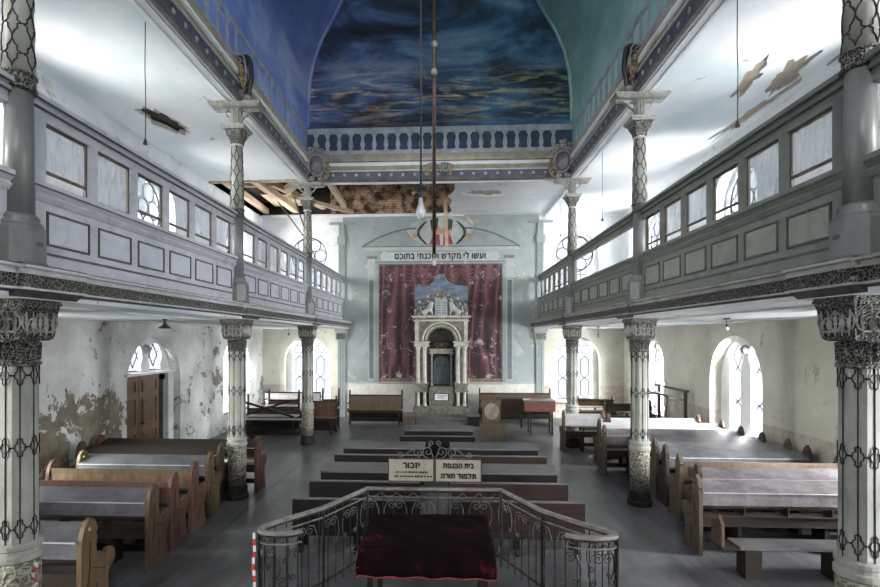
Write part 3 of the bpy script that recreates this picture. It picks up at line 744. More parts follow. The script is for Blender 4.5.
# ------------------------------------------------------------------ gallery fronts
SEG = [-.45] + YC + [20.75]
FX = 4.08
def gallery(sx):
    side = 'left' if sx < 0 else 'right'
    mg, mf = (m_gl, m_fl) if sx < 0 else (m_gr, m_fr)  # lit colours on the left, shaded copies on the right
    t = thing('gallery_parapet', ('long grey panelled gallery front with sash windows along the left side' if sx < 0 else
        'long grey panelled gallery front with sash windows along the right side'), 'gallery', (sx * FX, 8, 3.9))
    O = (sx * FX, 8, 3.9)
    def bx(m, a, b, y0, y1, z0, z1):       # a,b measured from the parapet face towards the aisle (negative = towards the nave)
        x0, x1 = sorted((sx * (FX + a), sx * (FX + b))); m.box(x0, x1, y0, y1, z0, z1); return m
    def pr(name, mt, pts, y0, y1):
        m = MB(O); m.prism(pts, [], lambda u, v, q: (sx * (FX + u), q, v), y0, y1); return m.build(name, mt, t)
    Y0, Y1 = YR, 20.75
    bx(MB(O), 0, .08, Y0, Y1, 3.94, 4.779).build('board', mg, t)
    pr('board_line', m_dk, [(-.012, 4.193), (0, 4.193), (0, 4.219), (-.012, 4.219)], Y0, Y1)
    pr('sill', mg, [(.1, 4.758), (-.02, 4.758), (-.05, 4.810), (-.03, 4.840), (-.07, 4.892), (-.07, 4.953), (.1, 4.953)], Y0, Y1)
    pr('sill_line', m_dk, [(-.075, 4.887), (-.05, 4.887), (-.05, 4.904), (-.075, 4.904)], Y0, Y1)
    pr('top_rail', mg, [(.09, 5.621), (.0, 5.621), (.0, 5.724), (-.03, 5.744), (-.03, 5.785), (-.07, 5.816), (-.07, 5.867), (.09, 5.867)], Y0, Y1)
    pr('top_rail_line', m_dk, [(-.035, 5.729), (-.005, 5.729), (-.005, 5.744), (-.035, 5.744)], Y0, Y1)
    pr('top_rail_line', m_dk, [(-.075, 5.801), (-.03, 5.801), (-.03, 5.816), (-.075, 5.816)], Y0, Y1)
    # entablature below, breaking forward at the columns
    runs = []; y = YR
    for c in YC:
        runs += [(y, c - .42, 0), (c - .42, c + .42, -.055)]; y = c + .42
    runs.append((y, 20.75, 0))
    fz = MB(O); tp = MB(O); lo = MB(O); dk = MB(O)
    mp = lambda u, v, q: (sx * (FX + u), q, v)
    for a, b, o in runs:
        fz.prism([(.0, 3.775), (-0.335 + o, 3.775), (-0.345 + o, 3.90), (.0, 3.90)], [], mp, a, b)
        tp.prism([(.0, 3.90), (-0.360 + o, 3.90), (-0.360 + o, 3.92), (-0.345 + o, 3.925), (-0.345 + o, 3.95), (-0.390 + o, 3.96), (-0.390 + o, 3.985), (.0, 3.985)], [], mp, a, b)
        lo.prism([(.0, 3.755), (-0.355 + o, 3.755), (-0.355 + o, 3.775), (.0, 3.775)], [], mp, a, b)
        dk.prism([(.0, 3.69), (-0.230 + o, 3.69), (-0.310 + o, 3.755), (.0, 3.755)], [], mp, a, b)
        dk.prism([(.0, 3.985), (-0.380 + o, 3.985), (-0.340 + o, 4.005), (.0, 4.005)], [], mp, a, b)
    fz.build('carved_frieze', m_carv2 if sx < 0 else m_carv, t); tp.build('cornice', m_moul2 if sx < 0 else m_col, t); lo.build('frieze_fillet', m_moul2 if sx < 0 else m_col, t); dk.build('soffit_moulding', m_dk, t)  # right mouldings get darker materials, weaker light on that side put into colour
    for k in range(1, 4):
        a, b = SEG[k] + .35, SEG[k + 1] - .27; n = 6; w = (b - a + .15) / n
        for i in range(n):
            y0 = a + i * w; y1 = y0 + w - .15
            m = MB(O)
            m.prism(rect(y0, y1, 4.296, 4.666), [rect(y0 + .022, y1 - .022, 4.319, 4.643)], lambda u, v, q: (sx * (FX - q), u, v), 0, .014)
            fr = m.build('panel', m_mould, t)
            bx(MB(O), -.008, 0, y0 + .035, y1 - .035, 4.332, 4.630).build('panel_field', mf, fr)
            if not (sx > 0 and k == 2):
                bx(MB(O), .0, .07, y1, y1 + .15 if i < n - 1 else b, 4.953, 5.621).build('window_post', mg, t)
                s = MB(O)
                zm = 5.10 + (.0 if (i * 7 + k * 3) % 5 else -.10)
                s.prism(rect(y0, y1, 4.953, 5.621), [rect(y0 + .03, y1 - .03, zm + .015, 5.595), rect(y0 + .03, y1 - .03, 4.974, zm - .015)] if zm > 5.046 else [rect(y0 + .03, y1 - .03, 4.995, 5.595)],
                        lambda u, v, q: (sx * (FX + q), u, v), .025, .055)
                so = s.build('window_sash', m_sash, t)
                bx(MB(O), .038, .042, y0 + .03, y1 - .03, (zm + .01) if zm > 5 else 4.995, 5.595).build('pane', m_gdirt, so)
        bx(MB(O), .0, .07, SEG[k], a, 4.953, 5.621).build('window_post', mg, t)
        if sx > 0 and k == 2: bx(MB(O), .0, .07, b, SEG[k + 1], 4.953, 5.621).build('window_post', mg, t)
    # the stretch before the nearest column
    for y0 in (3.9, 3.0):
        bx(MB(O), .0, .07, y0 - .15, y0, 4.953, 5.621).build('window_post', mg, t)
gallery(-1); gallery(1)

# ------------------------------------------------------------------ cartouches and scrolls on the cornice
def cartouche(label, loc, rz, s=1.0):
    t = thing('cornice_cartouche', label, 'ornament', loc, rz, 'carved ornaments on the nave cornice')
    MB().ball((0, 0, 0), .25 * s, (.8, .3, 1.15), 14, 9).build('shield', m_mar, t, True)
    MB().tube([(.25 * s * cos(k * pi / 9), -.04 * s, .33 * s * sin(k * pi / 9)) for k in range(18)], .035 * s, 6, True).build('shield_frame', m_silv, t, True)
    for sg in (-1, 1):
        m = MB()
        for (cx, cz, r, a0, h) in ((.27, .30, .11, 0, 1), (.30, -.28, .13, pi, -1), (.16, .45, .09, 0, 1), (.12, -.44, .08, pi, -1)):
            m.tube([(sg * u * s, -.05 * s, v * s) for u, v in spiral((cx, cz), r, .02, 1.3, a0, 14, h)], .024 * s, 5)
        m.build('scrollwork', m_silv, t, True)
    m = MB()
    for sg in (-1, 1):
        for k in range(9):
            a = -1.1 + k * .2; r = .40
            m.ball((sg * (r * cos(a)) * s, -.03 * s, (r * sin(a) - .1) * s), .065 * s, (1.0, .5, .55 + .5 * ((k * 3) % 4) / 4), 7, 5)
    m.build('gilded_leaves', m_gold, t, True)
    m = MB(); m.ball((0, -.05 * s, .50 * s), .085 * s, (1, .6, 1), 8, 6)
    for k in (-1, 0, 1): m.ball((k * .07 * s, -.05 * s, .60 * s), .04 * s, (.8, .6, 1.5), 7, 5)
    m.build('crest', m_silv, t, True)
    return t
k0 = cartouche('grey shield cartouche with gilt leaves in the left far corner of the nave cornice', (-3.72, 15.06, 8.55), R(25), .98)
dup(k0, (3.72, 15.06, 8.55), R(-25), 'grey shield cartouche with gilt leaves in the right far corner of the nave cornice')
def midorn(label, loc):
    t = thing('cornice_scroll_ornament', label, 'ornament', loc, 0, 'carved ornaments on the nave cornice')
    m = MB()
    for sg in (-1, 1):
        m.tube([(sg * u, -.05, v) for u, v in spiral((.20, .03), .17, .03, 1.5, pi, 20, -1)], .032, 5)
        m.tube([(sg * .05, -.05, -.1), (sg * .16, -.05, .1), (sg * .08, -.05, .19)], .025, 5)
    m.build('scrollwork', m_silv, t, True)
    m = MB()
    for sg in (-1, 1):
        for k in range(7): m.ball((sg * (.30 + .05 * (k % 3)), -.04, -.15 + k * .05), .055, (1.1, .5, .6), 7, 5)
    m.build('gilded_leaves', m_gold, t, True)
midorn('paired grey scroll ornament with gilt leaves at the centre of the end cornice', (.02, 15.22, 8.43))
def console(label, loc, sx):
    t = thing('cornice_console', label, 'ornament', loc, 0, 'carved ornaments on the nave cornice')
    pts = [(0, .05 + .0, 0)]
    sp1 = spiral((-.10, .55), .13, .03, 1.2, 0, 16, 1); sp2 = spiral((-.10, -.12), .10, .03, 1.1, 0, 14, -1)
    path = list(reversed(sp1)) + [(.05, .40), (.06, .2), (.02, .02)] + sp2
    MB().tube([(-sx * (.10 + u), 0, v) for u, v in path], .05, 7).build('volute', m_blackm, t, True)
    MB().tube([(-sx * (.02 + u), -.09, v) for u, v in path], .018, 5).tube([(-sx * (.02 + u), .09, v) for u, v in path], .018, 5).build('volute_edge', m_silv, t, True)
    m = MB()
    for sy in (-1, 1):
        for k in range(8): m.ball((-sx * .02, sy * (.13 + .05 * (k % 3)), -.02 + k * .055), .06, (.6, 1.0, .8), 7, 5)
    m.build('gilded_leaves', m_gold, t, True)
    MB().ball((-sx * .06, 0, -.20), .10, (1, 1, .8)).build('foot', m_silv, t, True)
    return t
console('black and gold volute console on the left cornice above the middle column', (-3.90, 10.05, 8.40), -1)
console('black and gold volute console on the right cornice above the middle column', (3.90, 10.05, 8.40), 1)

# ------------------------------------------------------------------ fallen attic timbers
def timber(name, label, a, b, w, h, mt=m_timber, cat='beam', grp='exposed roof timbers'):
    c = ((a[0] + b[0]) / 2, (a[1] + b[1]) / 2, min(a[2], b[2]))
    o = MB(c).beam(a, b, w, h).build(name, mt); tag(o, label, cat, grp); return o
timber('roof_beam', 'long diagonal roof beam left of the farthest upper column, thickest one sloping down right', (-6.2, 16.1, 8.62), (-6.0, 20.6, 8.62), .24, .22)
timber('roof_beam', 'roof beam running down beside the outer wall in the ceiling hole', (-7.2, 16.1, 8.60), (-7.25, 20.6, 8.60), .2, .2)
timber('roof_beam', 'roof beam slanting through the middle of the left ceiling hole', (-6.55, 16.05, 8.85), (-4.75, 20.3, 8.66), .20, .18)
timber('roof_beam', 'short thick pale beam end jutting left of the farthest upper column', (-5.4, 17.6, 8.6), (-4.35, 16.2, 8.65), .26, .22)
timber('roof_beam', 'pale batten crossing the ceiling hole toward the farthest upper column', (-5.8, 15.95, 8.55), (-4.3, 16.9, 8.55), .12, .12)
timber('roof_beam', 'broken beam hanging below the brickwork beside the farthest upper column', (-3.7, 16.0, 8.60), (-3.85, 20.0, 8.63), .2, .16)
timber('roof_beam', 'long pale beam passing behind the farthest upper column to the end wall', (-5.5, 18.2, 8.52), (-3.6, 20.5, 8.5), .16, .14)
timber('roof_beam', 'thin horizontal batten across the left ceiling hole', (-7.0, 17.2, 8.62), (-5.8, 17.2, 8.62), .08, .07)
timber('fallen_lath', 'thin fallen lath leaning down to the farthest upper column, left of two', (-6.1, 18.6, 8.45), (-4.28, 15.6, 6.55), .035, .03, m_e['brown'], 'lath', 'fallen laths')
timber('fallen_lath', 'thin fallen lath leaning down to the farthest upper column, right of two', (-5.3, 18.0, 8.45), (-4.22, 15.6, 6.75), .035, .03, m_e['brown'], 'lath', 'fallen laths')
m = MB()
for i in range(5): m.box(-6.8, -5.0, 18.7 + i * .34, 18.7 + i * .34 + .30, 8.74, 8.77)
tag(m.build('roof_boarding', m_timber), 'pale roof boards seen through the hole in the left gallery ceiling', 'boards')
timber('hanging_beam', 'pale upright timber hanging in front of the end wall right of the lamp', (.28, 20.3, 6.95), (.22, 19.6, 8.7), .13, .12)
timber('hanging_beam', 'pale slanting batten dropping from the broken ceiling behind the bulb', (-.95, 17.5, 8.35), (.1, 17.2, 9.05), .08, .08)
for i, (x, l_) in enumerate(((-2.15, 'left'), (-1.45, 'middle'), (-.8, 'right'))):
    pass

# ------------------------------------------------------------------ end wall painting
YM = YE - .003
def flat(m, poly, t0=.004, t1=.012): m.prism(poly, [], lambda u, v, q: (u, YM - q, v), t0, t1); return m
t = thing('painted_curtain', 'crimson curtain with swags painted on the end wall behind the ark', 'mural', (0, YE, 1.38))
O = (0, YE, 1.38)
flat(MB(O), rect(-2.51, 2.53, 1.62, 6.33)).build('curtain', m_curt, t)
m = MB(O)
for (a, b, c, d) in ((-2.56, -2.51, 1.38, 6.38), (2.53, 2.58, 1.38, 6.38), (-2.51, 2.53, 6.33, 6.38)): flat(m, rect(a, b, c, d), .004, .02)
m.build('border', m_dk, t)
mfold = M('painted_fold_highlight', two((.10, .04, .045), (.24, .13, .14)), 5, .8)
for s_ in (-1, 1):
    for cx, wd in ((2.05, .42), (1.25, .40), (.55, .32)):
        for k in range(4):
            w_ = wd * (1 - .13 * k); dp = .62 - .15 * k
            MB(O).tube([(s_ * cx + w_ * cos(a), YE - .010, 6.28 + dp * sin(a)) for a in [pi + pi * i / 10 for i in range(11)]], [.006 + .02 * sin(pi * i / 10) for i in range(11)], 4).build('swag_fold', mfold, t)
fr = MB(O)
flat(fr, rect(-2.51, -1.15, 1.38, 1.62)); flat(fr, rect(1.25, 2.53, 1.38, 1.62)); fo = fr.build('fringe', M('painted_brown_fringe', two((.12, .09, .05), (.30, .24, .15)), 4, .8, stretch=(14, 1, .5)), t)
sk = [(-1.05, 4.2), (1.15, 4.2), (1.15, 5.45), (.55, 5.5), (.28, 5.72), (.18, 5.95), (-.08, 5.95), (-.18, 5.72), (-.45, 5.5), (-1.05, 5.45)]
flat(MB(O), sk, .012, .02).build('painted_sky_panel', m_skyp, t)
t = thing('painted_portal', 'grey architectural frame with a broken segmental pediment painted on the end wall', 'mural', (0, YE, 1.4))
O = (0, YE, 1.4)
m = MB(O)
for s in (-1, 1):
    a, b = sorted((s * 2.72, s * 3.02)); flat(m, rect(a, b, 1.5, 6.6), .0, .012)
    a, b = sorted((s * 2.66, s * 3.12)); flat(m, rect(a, b, 6.2, 6.35), .0, .03); flat(m, rect(a, b, 5.8, 5.9), .0, .03)
    a, b = sorted((s * 2.68, s * 3.3)); flat(m, [(s * 3.0, 3.4), (s * 3.45, 2.7), (s * 3.2, 2.5), (s * 3.0, 2.8)], .0, .012)
flat(m, rect(-3.2, 3.25, 6.95, 7.08), 0, .03)
m.build('pilasters_and_entablature', m_greyl, t)
m = MB(O)
for s in (-1, 1):
    a, b = sorted((s * 2.78, s * 2.96)); flat(m, rect(a, b, 1.6, 5.7), .012, .016)
    arc = [(s * (3.3 - 2.3 * i / 12), 7.12 + .78 * sin(pi / 2 * i / 12) ** .9) for i in range(13)]
    flat(m, arc + [(x - s * .02, z - .08) for x, z in reversed(arc)], .002, .02)
    a, b = sorted((s * 2.63, s * 3.06)); flat(m, rect(a, b, 6.6, 6.72), .0, .02)
flat(m, rect(-3.25, 3.3, 7.08, 7.13), .0, .02); flat(m, rect(-2.7, 2.7, 6.44, 6.48), 0, .012)
m.build('pediment_shadow_lines', m_greyd, t)
for s in (-1, 1):
    arc = [(s * (3.15 - 2.0 * i / 12), 7.14 + .60 * sin(pi / 2 * i / 12)) for i in range(13)]
    flat(MB(O), arc + [(s * 1.15, 7.14)], .001, .003).build('pediment_field', m_greyp, t)
bd = flat(MB(O), [(-2.42, 6.52), (2.38, 6.52), (2.46, 6.68), (2.38, 6.86), (-2.42, 6.86), (-2.5, 6.68)], .004, .022).build('text_board', m_cloud, t)
from mathutils.geometry import interpolate_bezier
def text(body, size, mt, name, parent, loc, rot, width=None, bold=.0):
    # letters set one by one from right to left, each stroke filled on its own
    glyphs = []; x = 0
    for ch in body:
        if ch == ' ': x -= size * .30; continue
        c = bpy.data.curves.new(name, 'FONT'); c.body = ch; c.size = size
        o = bpy.data.objects.new(name, c); COL.objects.link(o); bpy.context.view_layer.update()
        cu = o.to_curve(bpy.context.evaluated_depsgraph_get()); loops = []
        for sp in cu.splines:
            bp = sp.bezier_points; n = len(bp); pts = []
            for k in range(n):
                a, b = bp[k], bp[(k + 1) % n]
                pts += [(p.x, p.y) for p in interpolate_bezier(a.co, a.handle_right, b.handle_left, b.co, 5)][:-1]
            cl = [p for k, p in enumerate(pts) if abs(p[0] - pts[k - 1][0]) + abs(p[1] - pts[k - 1][1]) > 1e-5]
            loops.append(cl)
        o.to_curve_clear(); bpy.data.objects.remove(o)
        area = lambda l: sum(l[k - 1][0] * l[k][1] - l[k][0] * l[k - 1][1] for k in range(len(l)))
        big = max(loops, key=lambda l: abs(area(l))); sg = area(big) > 0
        outs = [l for l in loops if (area(l) > 0) == sg]; holes = [l for l in loops if (area(l) > 0) != sg]
        xs = [p[0] for l in loops for p in l]; x1 = max(xs)
        glyphs.append(([[(p[0] - x1 + x, p[1]) for p in l] for l in outs], [[(p[0] - x1 + x, p[1]) for p in l] for l in holes], big is None))
        x -= (x1 - min(xs)) + size * .09 + bold * 2
    al = [p for g in glyphs for l in g[0] for p in l]; x0, x1 = min(p[0] for p in al), max(p[0] for p in al); y0, y1 = min(p[1] for p in al), max(p[1] for p in al)
    k = width / (x1 - x0) if width else 1; cx, cy = (x0 + x1) / 2, (y0 + y1) / 2
    m = MB(); f = lambda l, dx, dy: [((p[0] - cx) * k + dx, p[1] - cy + dy) for p in l]
    for outs, holes, _ in glyphs:
        for l in outs:
            hs = holes if l is max(outs, key=len) else []
            for dx, dy in ((0, 0), (bold, 0), (-bold, 0), (0, bold), (0, -bold)) if bold else ((0, 0),):
                m.prism(f(l, dx, dy), [f(h, dx, dy) for h in hs], lambda u, v, q: (u, v, q), 0, .004)
    o = m.build(name, mt, parent, weld=False); o.location = loc; o.rotation_euler = rot
    return o
RX = (R(90), 0, 0)
text('ועשו לי מקדש ושכנתי בתוכם', .36, m_ink, 'lettering', bd, (-.0, -.026, 6.685 - 1.4), RX, 3.75, .014)
t = thing('painted_emblem', 'painted cloud with crown, dark sleeves and curved horns above the Hebrew board', 'mural', (0, YE, 7.1))
O = (0, YE, 7.1)
flat(MB(O), blob((.0, 7.75), 1.35, .58, 0, 26, .05), .002, .018).build('cloud', m_cloud, t)
m = MB(O)
for s in (-1, 1):
    arc = [(.06 + s * (.62 + .35 * sin(pi * i / 10)), 8.15 - .95 * i / 10) for i in range(11)]
    m.tube([(x, YE - .022, z) for x, z in arc], [.02, .04, .05, .06, .06, .06, .06, .06, .05, .05, .03], 5)
    flat(m, [(.06 + s * .12, 8.3), (.06 + s * .48, 8.2), (.06 + s * .42, 7.75), (.06 + s * .18, 7.7)], .018, .026)
m.build('sleeves_and_horns', m_green, t)
m = MB(O)
flat(m, [(-.3, 7.62), (.42, 7.62), (.46, 7.85), (.3, 7.72), (.18, 7.95), (.06, 7.75), (-.06, 7.95), (-.18, 7.72), (-.34, 7.85)], .026, .034)
for s in (-1, 1): flat(m, blob((.06 + s * 1.08, 7.55), .16, .09, 0, 12, .2), .018, .03)
m.build('crown', m_orange, t)
m = MB(O)
for s in (-1, 1): flat(m, [(.06 + s * .05, 7.15), (.06 + s * .5, 7.2), (.06 + s * .35, 7.6), (.06 + s * .08, 7.6)], .018, .026)
m.build('drapery', m_redp, t)
struct(MB().box(-4.0, 4.0, YE - .04, YE, 1.40, 1.47).build('trim_36', m_greyl))

# ------------------------------------------------------------------ the ark
AX, AY = .06, 19.55
t = thing('torah_ark', 'white and grey ark with paired columns and a scalloped arch before the curtain mural', 'ark', (AX, AY, 0))
mpa = lambda u, v, q: (u, q, v)
MB().box(-1.12, 1.12, .12, 1.2, 0, .52).box(-1.06, 1.06, .18, 1.2, .52, .60).build('plinth', m_arkg, t)
MB().box(-.48, .48, .35, 1.2, .60, 1.36).build('centre_plinth', m_arkg, t)
pq = MB().box(-.30, .30, .32, .35, .80, 1.10).build('plaque_frame', m_ink, t)
cd = MB().box(-.26, .26, .305, .325, .83, 1.07).build('plaque_card', m_paper, pq)
m = MB()
for z, n in ((1.0, 9), (.92, 8)):
    x = -.18
    for i in range(n):
        w = random.choice((.02, .03, .035)); m.box(x, x + w, .298, .306, z - .017, z + .017); x += w + .012
m.build('illegible_writing', m_ink, cd)
for s in (-1, 1):
    a, b = sorted((s * .52, s * 1.06))
    MB().box(a, b, .2, 1.2, 1.16, 1.24).box(a + .03, b - .03, .22, 1.2, 1.24, 1.44).box(a - .02, b + .02, .17, 1.2, 1.44, 1.50).build('side_pedestal', m_arkg, t)
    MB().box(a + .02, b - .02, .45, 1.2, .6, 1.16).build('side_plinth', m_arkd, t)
    for x in (.66, .92):
        MB().lathe([(.085, .60), (.085, .66), (.062, .69), (.058, 1.08), (.085, 1.12), (.085, 1.16)], 12, s * x, .33).build('short_column', m_arkw, t, False)
        MB().lathe([(.10, 1.50), (.10, 1.56), (.075, 1.60), (.072, 1.75), (.066, 2.82), (.09, 2.9), (.105, 2.96)], 14, s * x, .33).build('column', m_arkw, t, False)
    MB().box(a, b, .55, 1.2, 1.50, 2.96).build('pier', m_arkg, t)
    MB().box(a - .03, b + .03, .20, 1.2, 2.96, 3.02).box(a, b, .24, 1.2, 3.02, 3.10).box(a - .05, b + .05, .16, 1.2, 3.10, 3.16).build('impost', m_arkw, t)
# arch front with scalloped edge
arc_o = rect(-1.04, 1.04, 3.16, 3.98)
n = 48; hole = [(-.56, 3.165), (-.56, 3.17)]
hole = []
for i in range(n + 1):
    a = pi * i / n; r = .56 - .045 * abs(sin(a * 10)); hole.append((r * cos(a), 3.17 + r * 1.0 * sin(a)))
outer = [(-1.04, 3.16), (-.58, 3.16)] + [(x, z) for x, z in reversed(hole)] + [(.58, 3.16), (1.04, 3.16), (1.04, 3.98), (-1.04, 3.98)]
MB().prism(outer, [], mpa, .28, .50).build('arch_front', m_arkg, t)
m = MB()
for r, w in ((.62, .03), (.74, .045)): m.tube([(r * cos(pi * i / 24), .27, 3.17 + r * sin(pi * i / 24)) for i in range(25)], w, 6)
m.build('archivolt', m_arkw, t, True)
m = MB()
for i in range(19):
    a = pi * (i + .5) / 19; m.ball((.68 * cos(a), .26, 3.17 + .68 * sin(a)), .025)
m.build('arch_beads', m_gold, t, True)
for s in (-1, 1): MB().box(*sorted((s * .90, s * 1.04)), .24, .3, 3.16, 3.95).build('arch_pilaster', m_arkw, t)
m = MB().box(-1.10, 1.10, .22, 1.2, 3.96, 4.02).box(-1.06, 1.06, .26, 1.2, 4.02, 4.10).box(-1.18, 1.18, .14, 1.2, 4.13, 4.18).box(-1.14, 1.14, .18, 1.2, 4.10, 4.13)
m.build('cornice', m_arkw, t)
m = MB()
for i in range(24): m.box(-1.05 + i * .09, -1.01 + i * .09, .225, .262, 4.03, 4.09)
m.build('dentils', m_e['tan'], t)
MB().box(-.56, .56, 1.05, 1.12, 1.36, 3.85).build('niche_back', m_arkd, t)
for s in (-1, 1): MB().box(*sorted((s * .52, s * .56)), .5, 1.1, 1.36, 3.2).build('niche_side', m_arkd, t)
for s in (-1, 1):
    MB().lathe([(.055, 1.36), (.055, 1.42), (.04, 1.45), (.036, 2.55), (.055, 2.62), (.055, 2.66)], 12, s * .40, .80).build('inner_column', m_arkw, t)
MB().box(-.50, .50, .74, 1.05, 2.66, 2.72).box(-.46, .46, .78, 1.05, 2.72, 2.80).box(-.53, .53, .70, 1.05, 2.80, 2.86).build('inner_cornice', m_arkw, t)
for s in (-1, 1):
    d = [(s * .01, 1.40), (s * .33, 1.40), (s * .33, 2.28), (s * .28, 2.42), (s * .17, 2.50), (s * .01, 2.56)]
    dl = MB().prism(d, [], mpa, .93, .98).build('door', m_teal, t)
    MB().ball((s * .17, .925, 2.18), .04, (1, .3, 1)).build('door_star', m_ink, dl)
MB().box(-.006, .006, .915, .93, 1.4, 2.55).build('door_astragal', m_arkg, t)
m = MB()
for s in (-1, 1):
    m.tube([(s * u, .8, v) for u, v in spiral((.16, 2.98), .13, .02, 1.3, 0, 16, 1)], .02, 5)
m.ball((0, .8, 3.02), .06, (1, .6, 1.6)); m.build('inner_crest', m_gold, t, True)
# tablets, foliage fan
m = MB(); tb = [(-.24, 4.18), (.24, 4.18), (.24, 4.78)] + [(.12 + .12 * cos(a), 4.78 + .12 * sin(a)) for a in [pi * i / 6 for i in range(7)]] + [(-.12 + .12 * cos(a), 4.78 + .12 * sin(a)) for a in [pi * i / 6 for i in range(7)]]
tbl = m.prism(tb, [], mpa, .28, .36).build('tablets', m_greyl, t)
m = MB()
for s in (-1, 1):
    for i in range(5): m.box(*sorted((s * .04, s * .20)), .272, .28, 4.28 + i * .10, 4.30 + i * .10)
m.build('tablet_lines', m_ink, tbl)
m = MB(); m2 = MB()
for i in range(46):
    a = pi * (i % 23 + .5) / 23; r = (.92, .76)[i // 23] if True else 0
    r2 = r + random.uniform(-.06, .06)
    (m if i % 3 else m2).ball((r2 * cos(a) * 1.12, .45 + random.uniform(-.05, .05), 4.22 + r2 * sin(a) * .92), .065, (1, .6, 1), 7, 5)
for i in range(14):
    a = pi * (i + .5) / 14; m.tube([(.3 * cos(a), .45, 4.25 + .3 * sin(a)), (.6 * cos(a + .1), .45, 4.25 + .6 * sin(a + .1)), (.9 * cos(a), .45, 4.22 + .85 * sin(a))], .028, 5)
m.build('foliage_fan', M('tarnished_foliage', two((.12, .11, .09), (.34, .31, .25)), 12, .5), t, True); m2.build('pale_blossoms', m_arkw, t, True)
MB().ball((0, .40, 5.02), .10, (1.2, .7, 1)).ball((0, .40, 5.16), .05).build('crown', m_gold, t, True)
def lion(s):
    me = bpy.data.meshes.new('lion')
    V = [(.0, 0, .05), (.12, 0, .12), (.24, 0, .20), (.29, 0, .33), (.31, 0, .43), (.41, 0, .41), (.31, -.06, .08), (.36, -.06, -.07), (.31, .06, .08), (.36, .06, -.07), (.03, -.09, -.02), (.16, -.09, -.07), (.03, .09, -.02), (.16, .09, -.07), (-.12, 0, .10), (-.13, 0, .28)]
    E_ = [(0, 1), (1, 2), (2, 3), (3, 4), (4, 5), (2, 6), (6, 7), (2, 8), (8, 9), (0, 10), (10, 11), (0, 12), (12, 13), (0, 14), (14, 15)]
    me.from_pydata([(s * -x, y, z) for x, y, z in V], E_, [])
    o = bpy.data.objects.new('lion', me); COL.objects.link(o)
    sk = o.modifiers.new('s', 'SKIN'); rad = [.09, .085, .11, .10, .10, .045, .035, .03, .035, .03, .06, .03, .06, .03, .02, .035]
    for i, q in enumerate(me.skin_vertices[0].data): q.radius = (rad[i], rad[i])
    me.skin_vertices[0].data[0].use_root = True
    o.modifiers.new('u', 'SUBSURF').levels = 1
    bpy.context.view_layer.update()
    m2_ = bpy.data.meshes.new_from_object(o.evaluated_get(bpy.context.evaluated_depsgraph_get())); bpy.data.objects.remove(o)
    m2_.materials.clear(); m2_.materials.append(m_arkw)
    q = bpy.data.objects.new('lion', m2_); COL.objects.link(q); q.parent = t; q.location = (s * .70, .30, 4.27); return q
lion(-1); lion(1)
# steps
t = thing('ark_steps', 'grey steps with side blocks leading up to the ark', 'steps', (AX, 18.6, 0))
MB().box(-.95, .95, .35, 1.05, 0, .14).build('step', m_btop, t); MB().box(-.95, .95, .62, 1.05, .14, .24).build('step', m_btop, t); MB().box(-.95, .95, .86, 1.05, .24, .30).build('landing', m_arkg, t)
for s, mt in ((-1, m_e['grey']), (1, m_bench)):
    w = MB().box(*sorted((s * .98, s * 1.42)), .1, .86, 0, .36).build('side_block', mt, t)
    MB().box(*sorted((s * .96, s * 1.45)), .06, .88, .36, .40).build('block_top', m_btop, w)

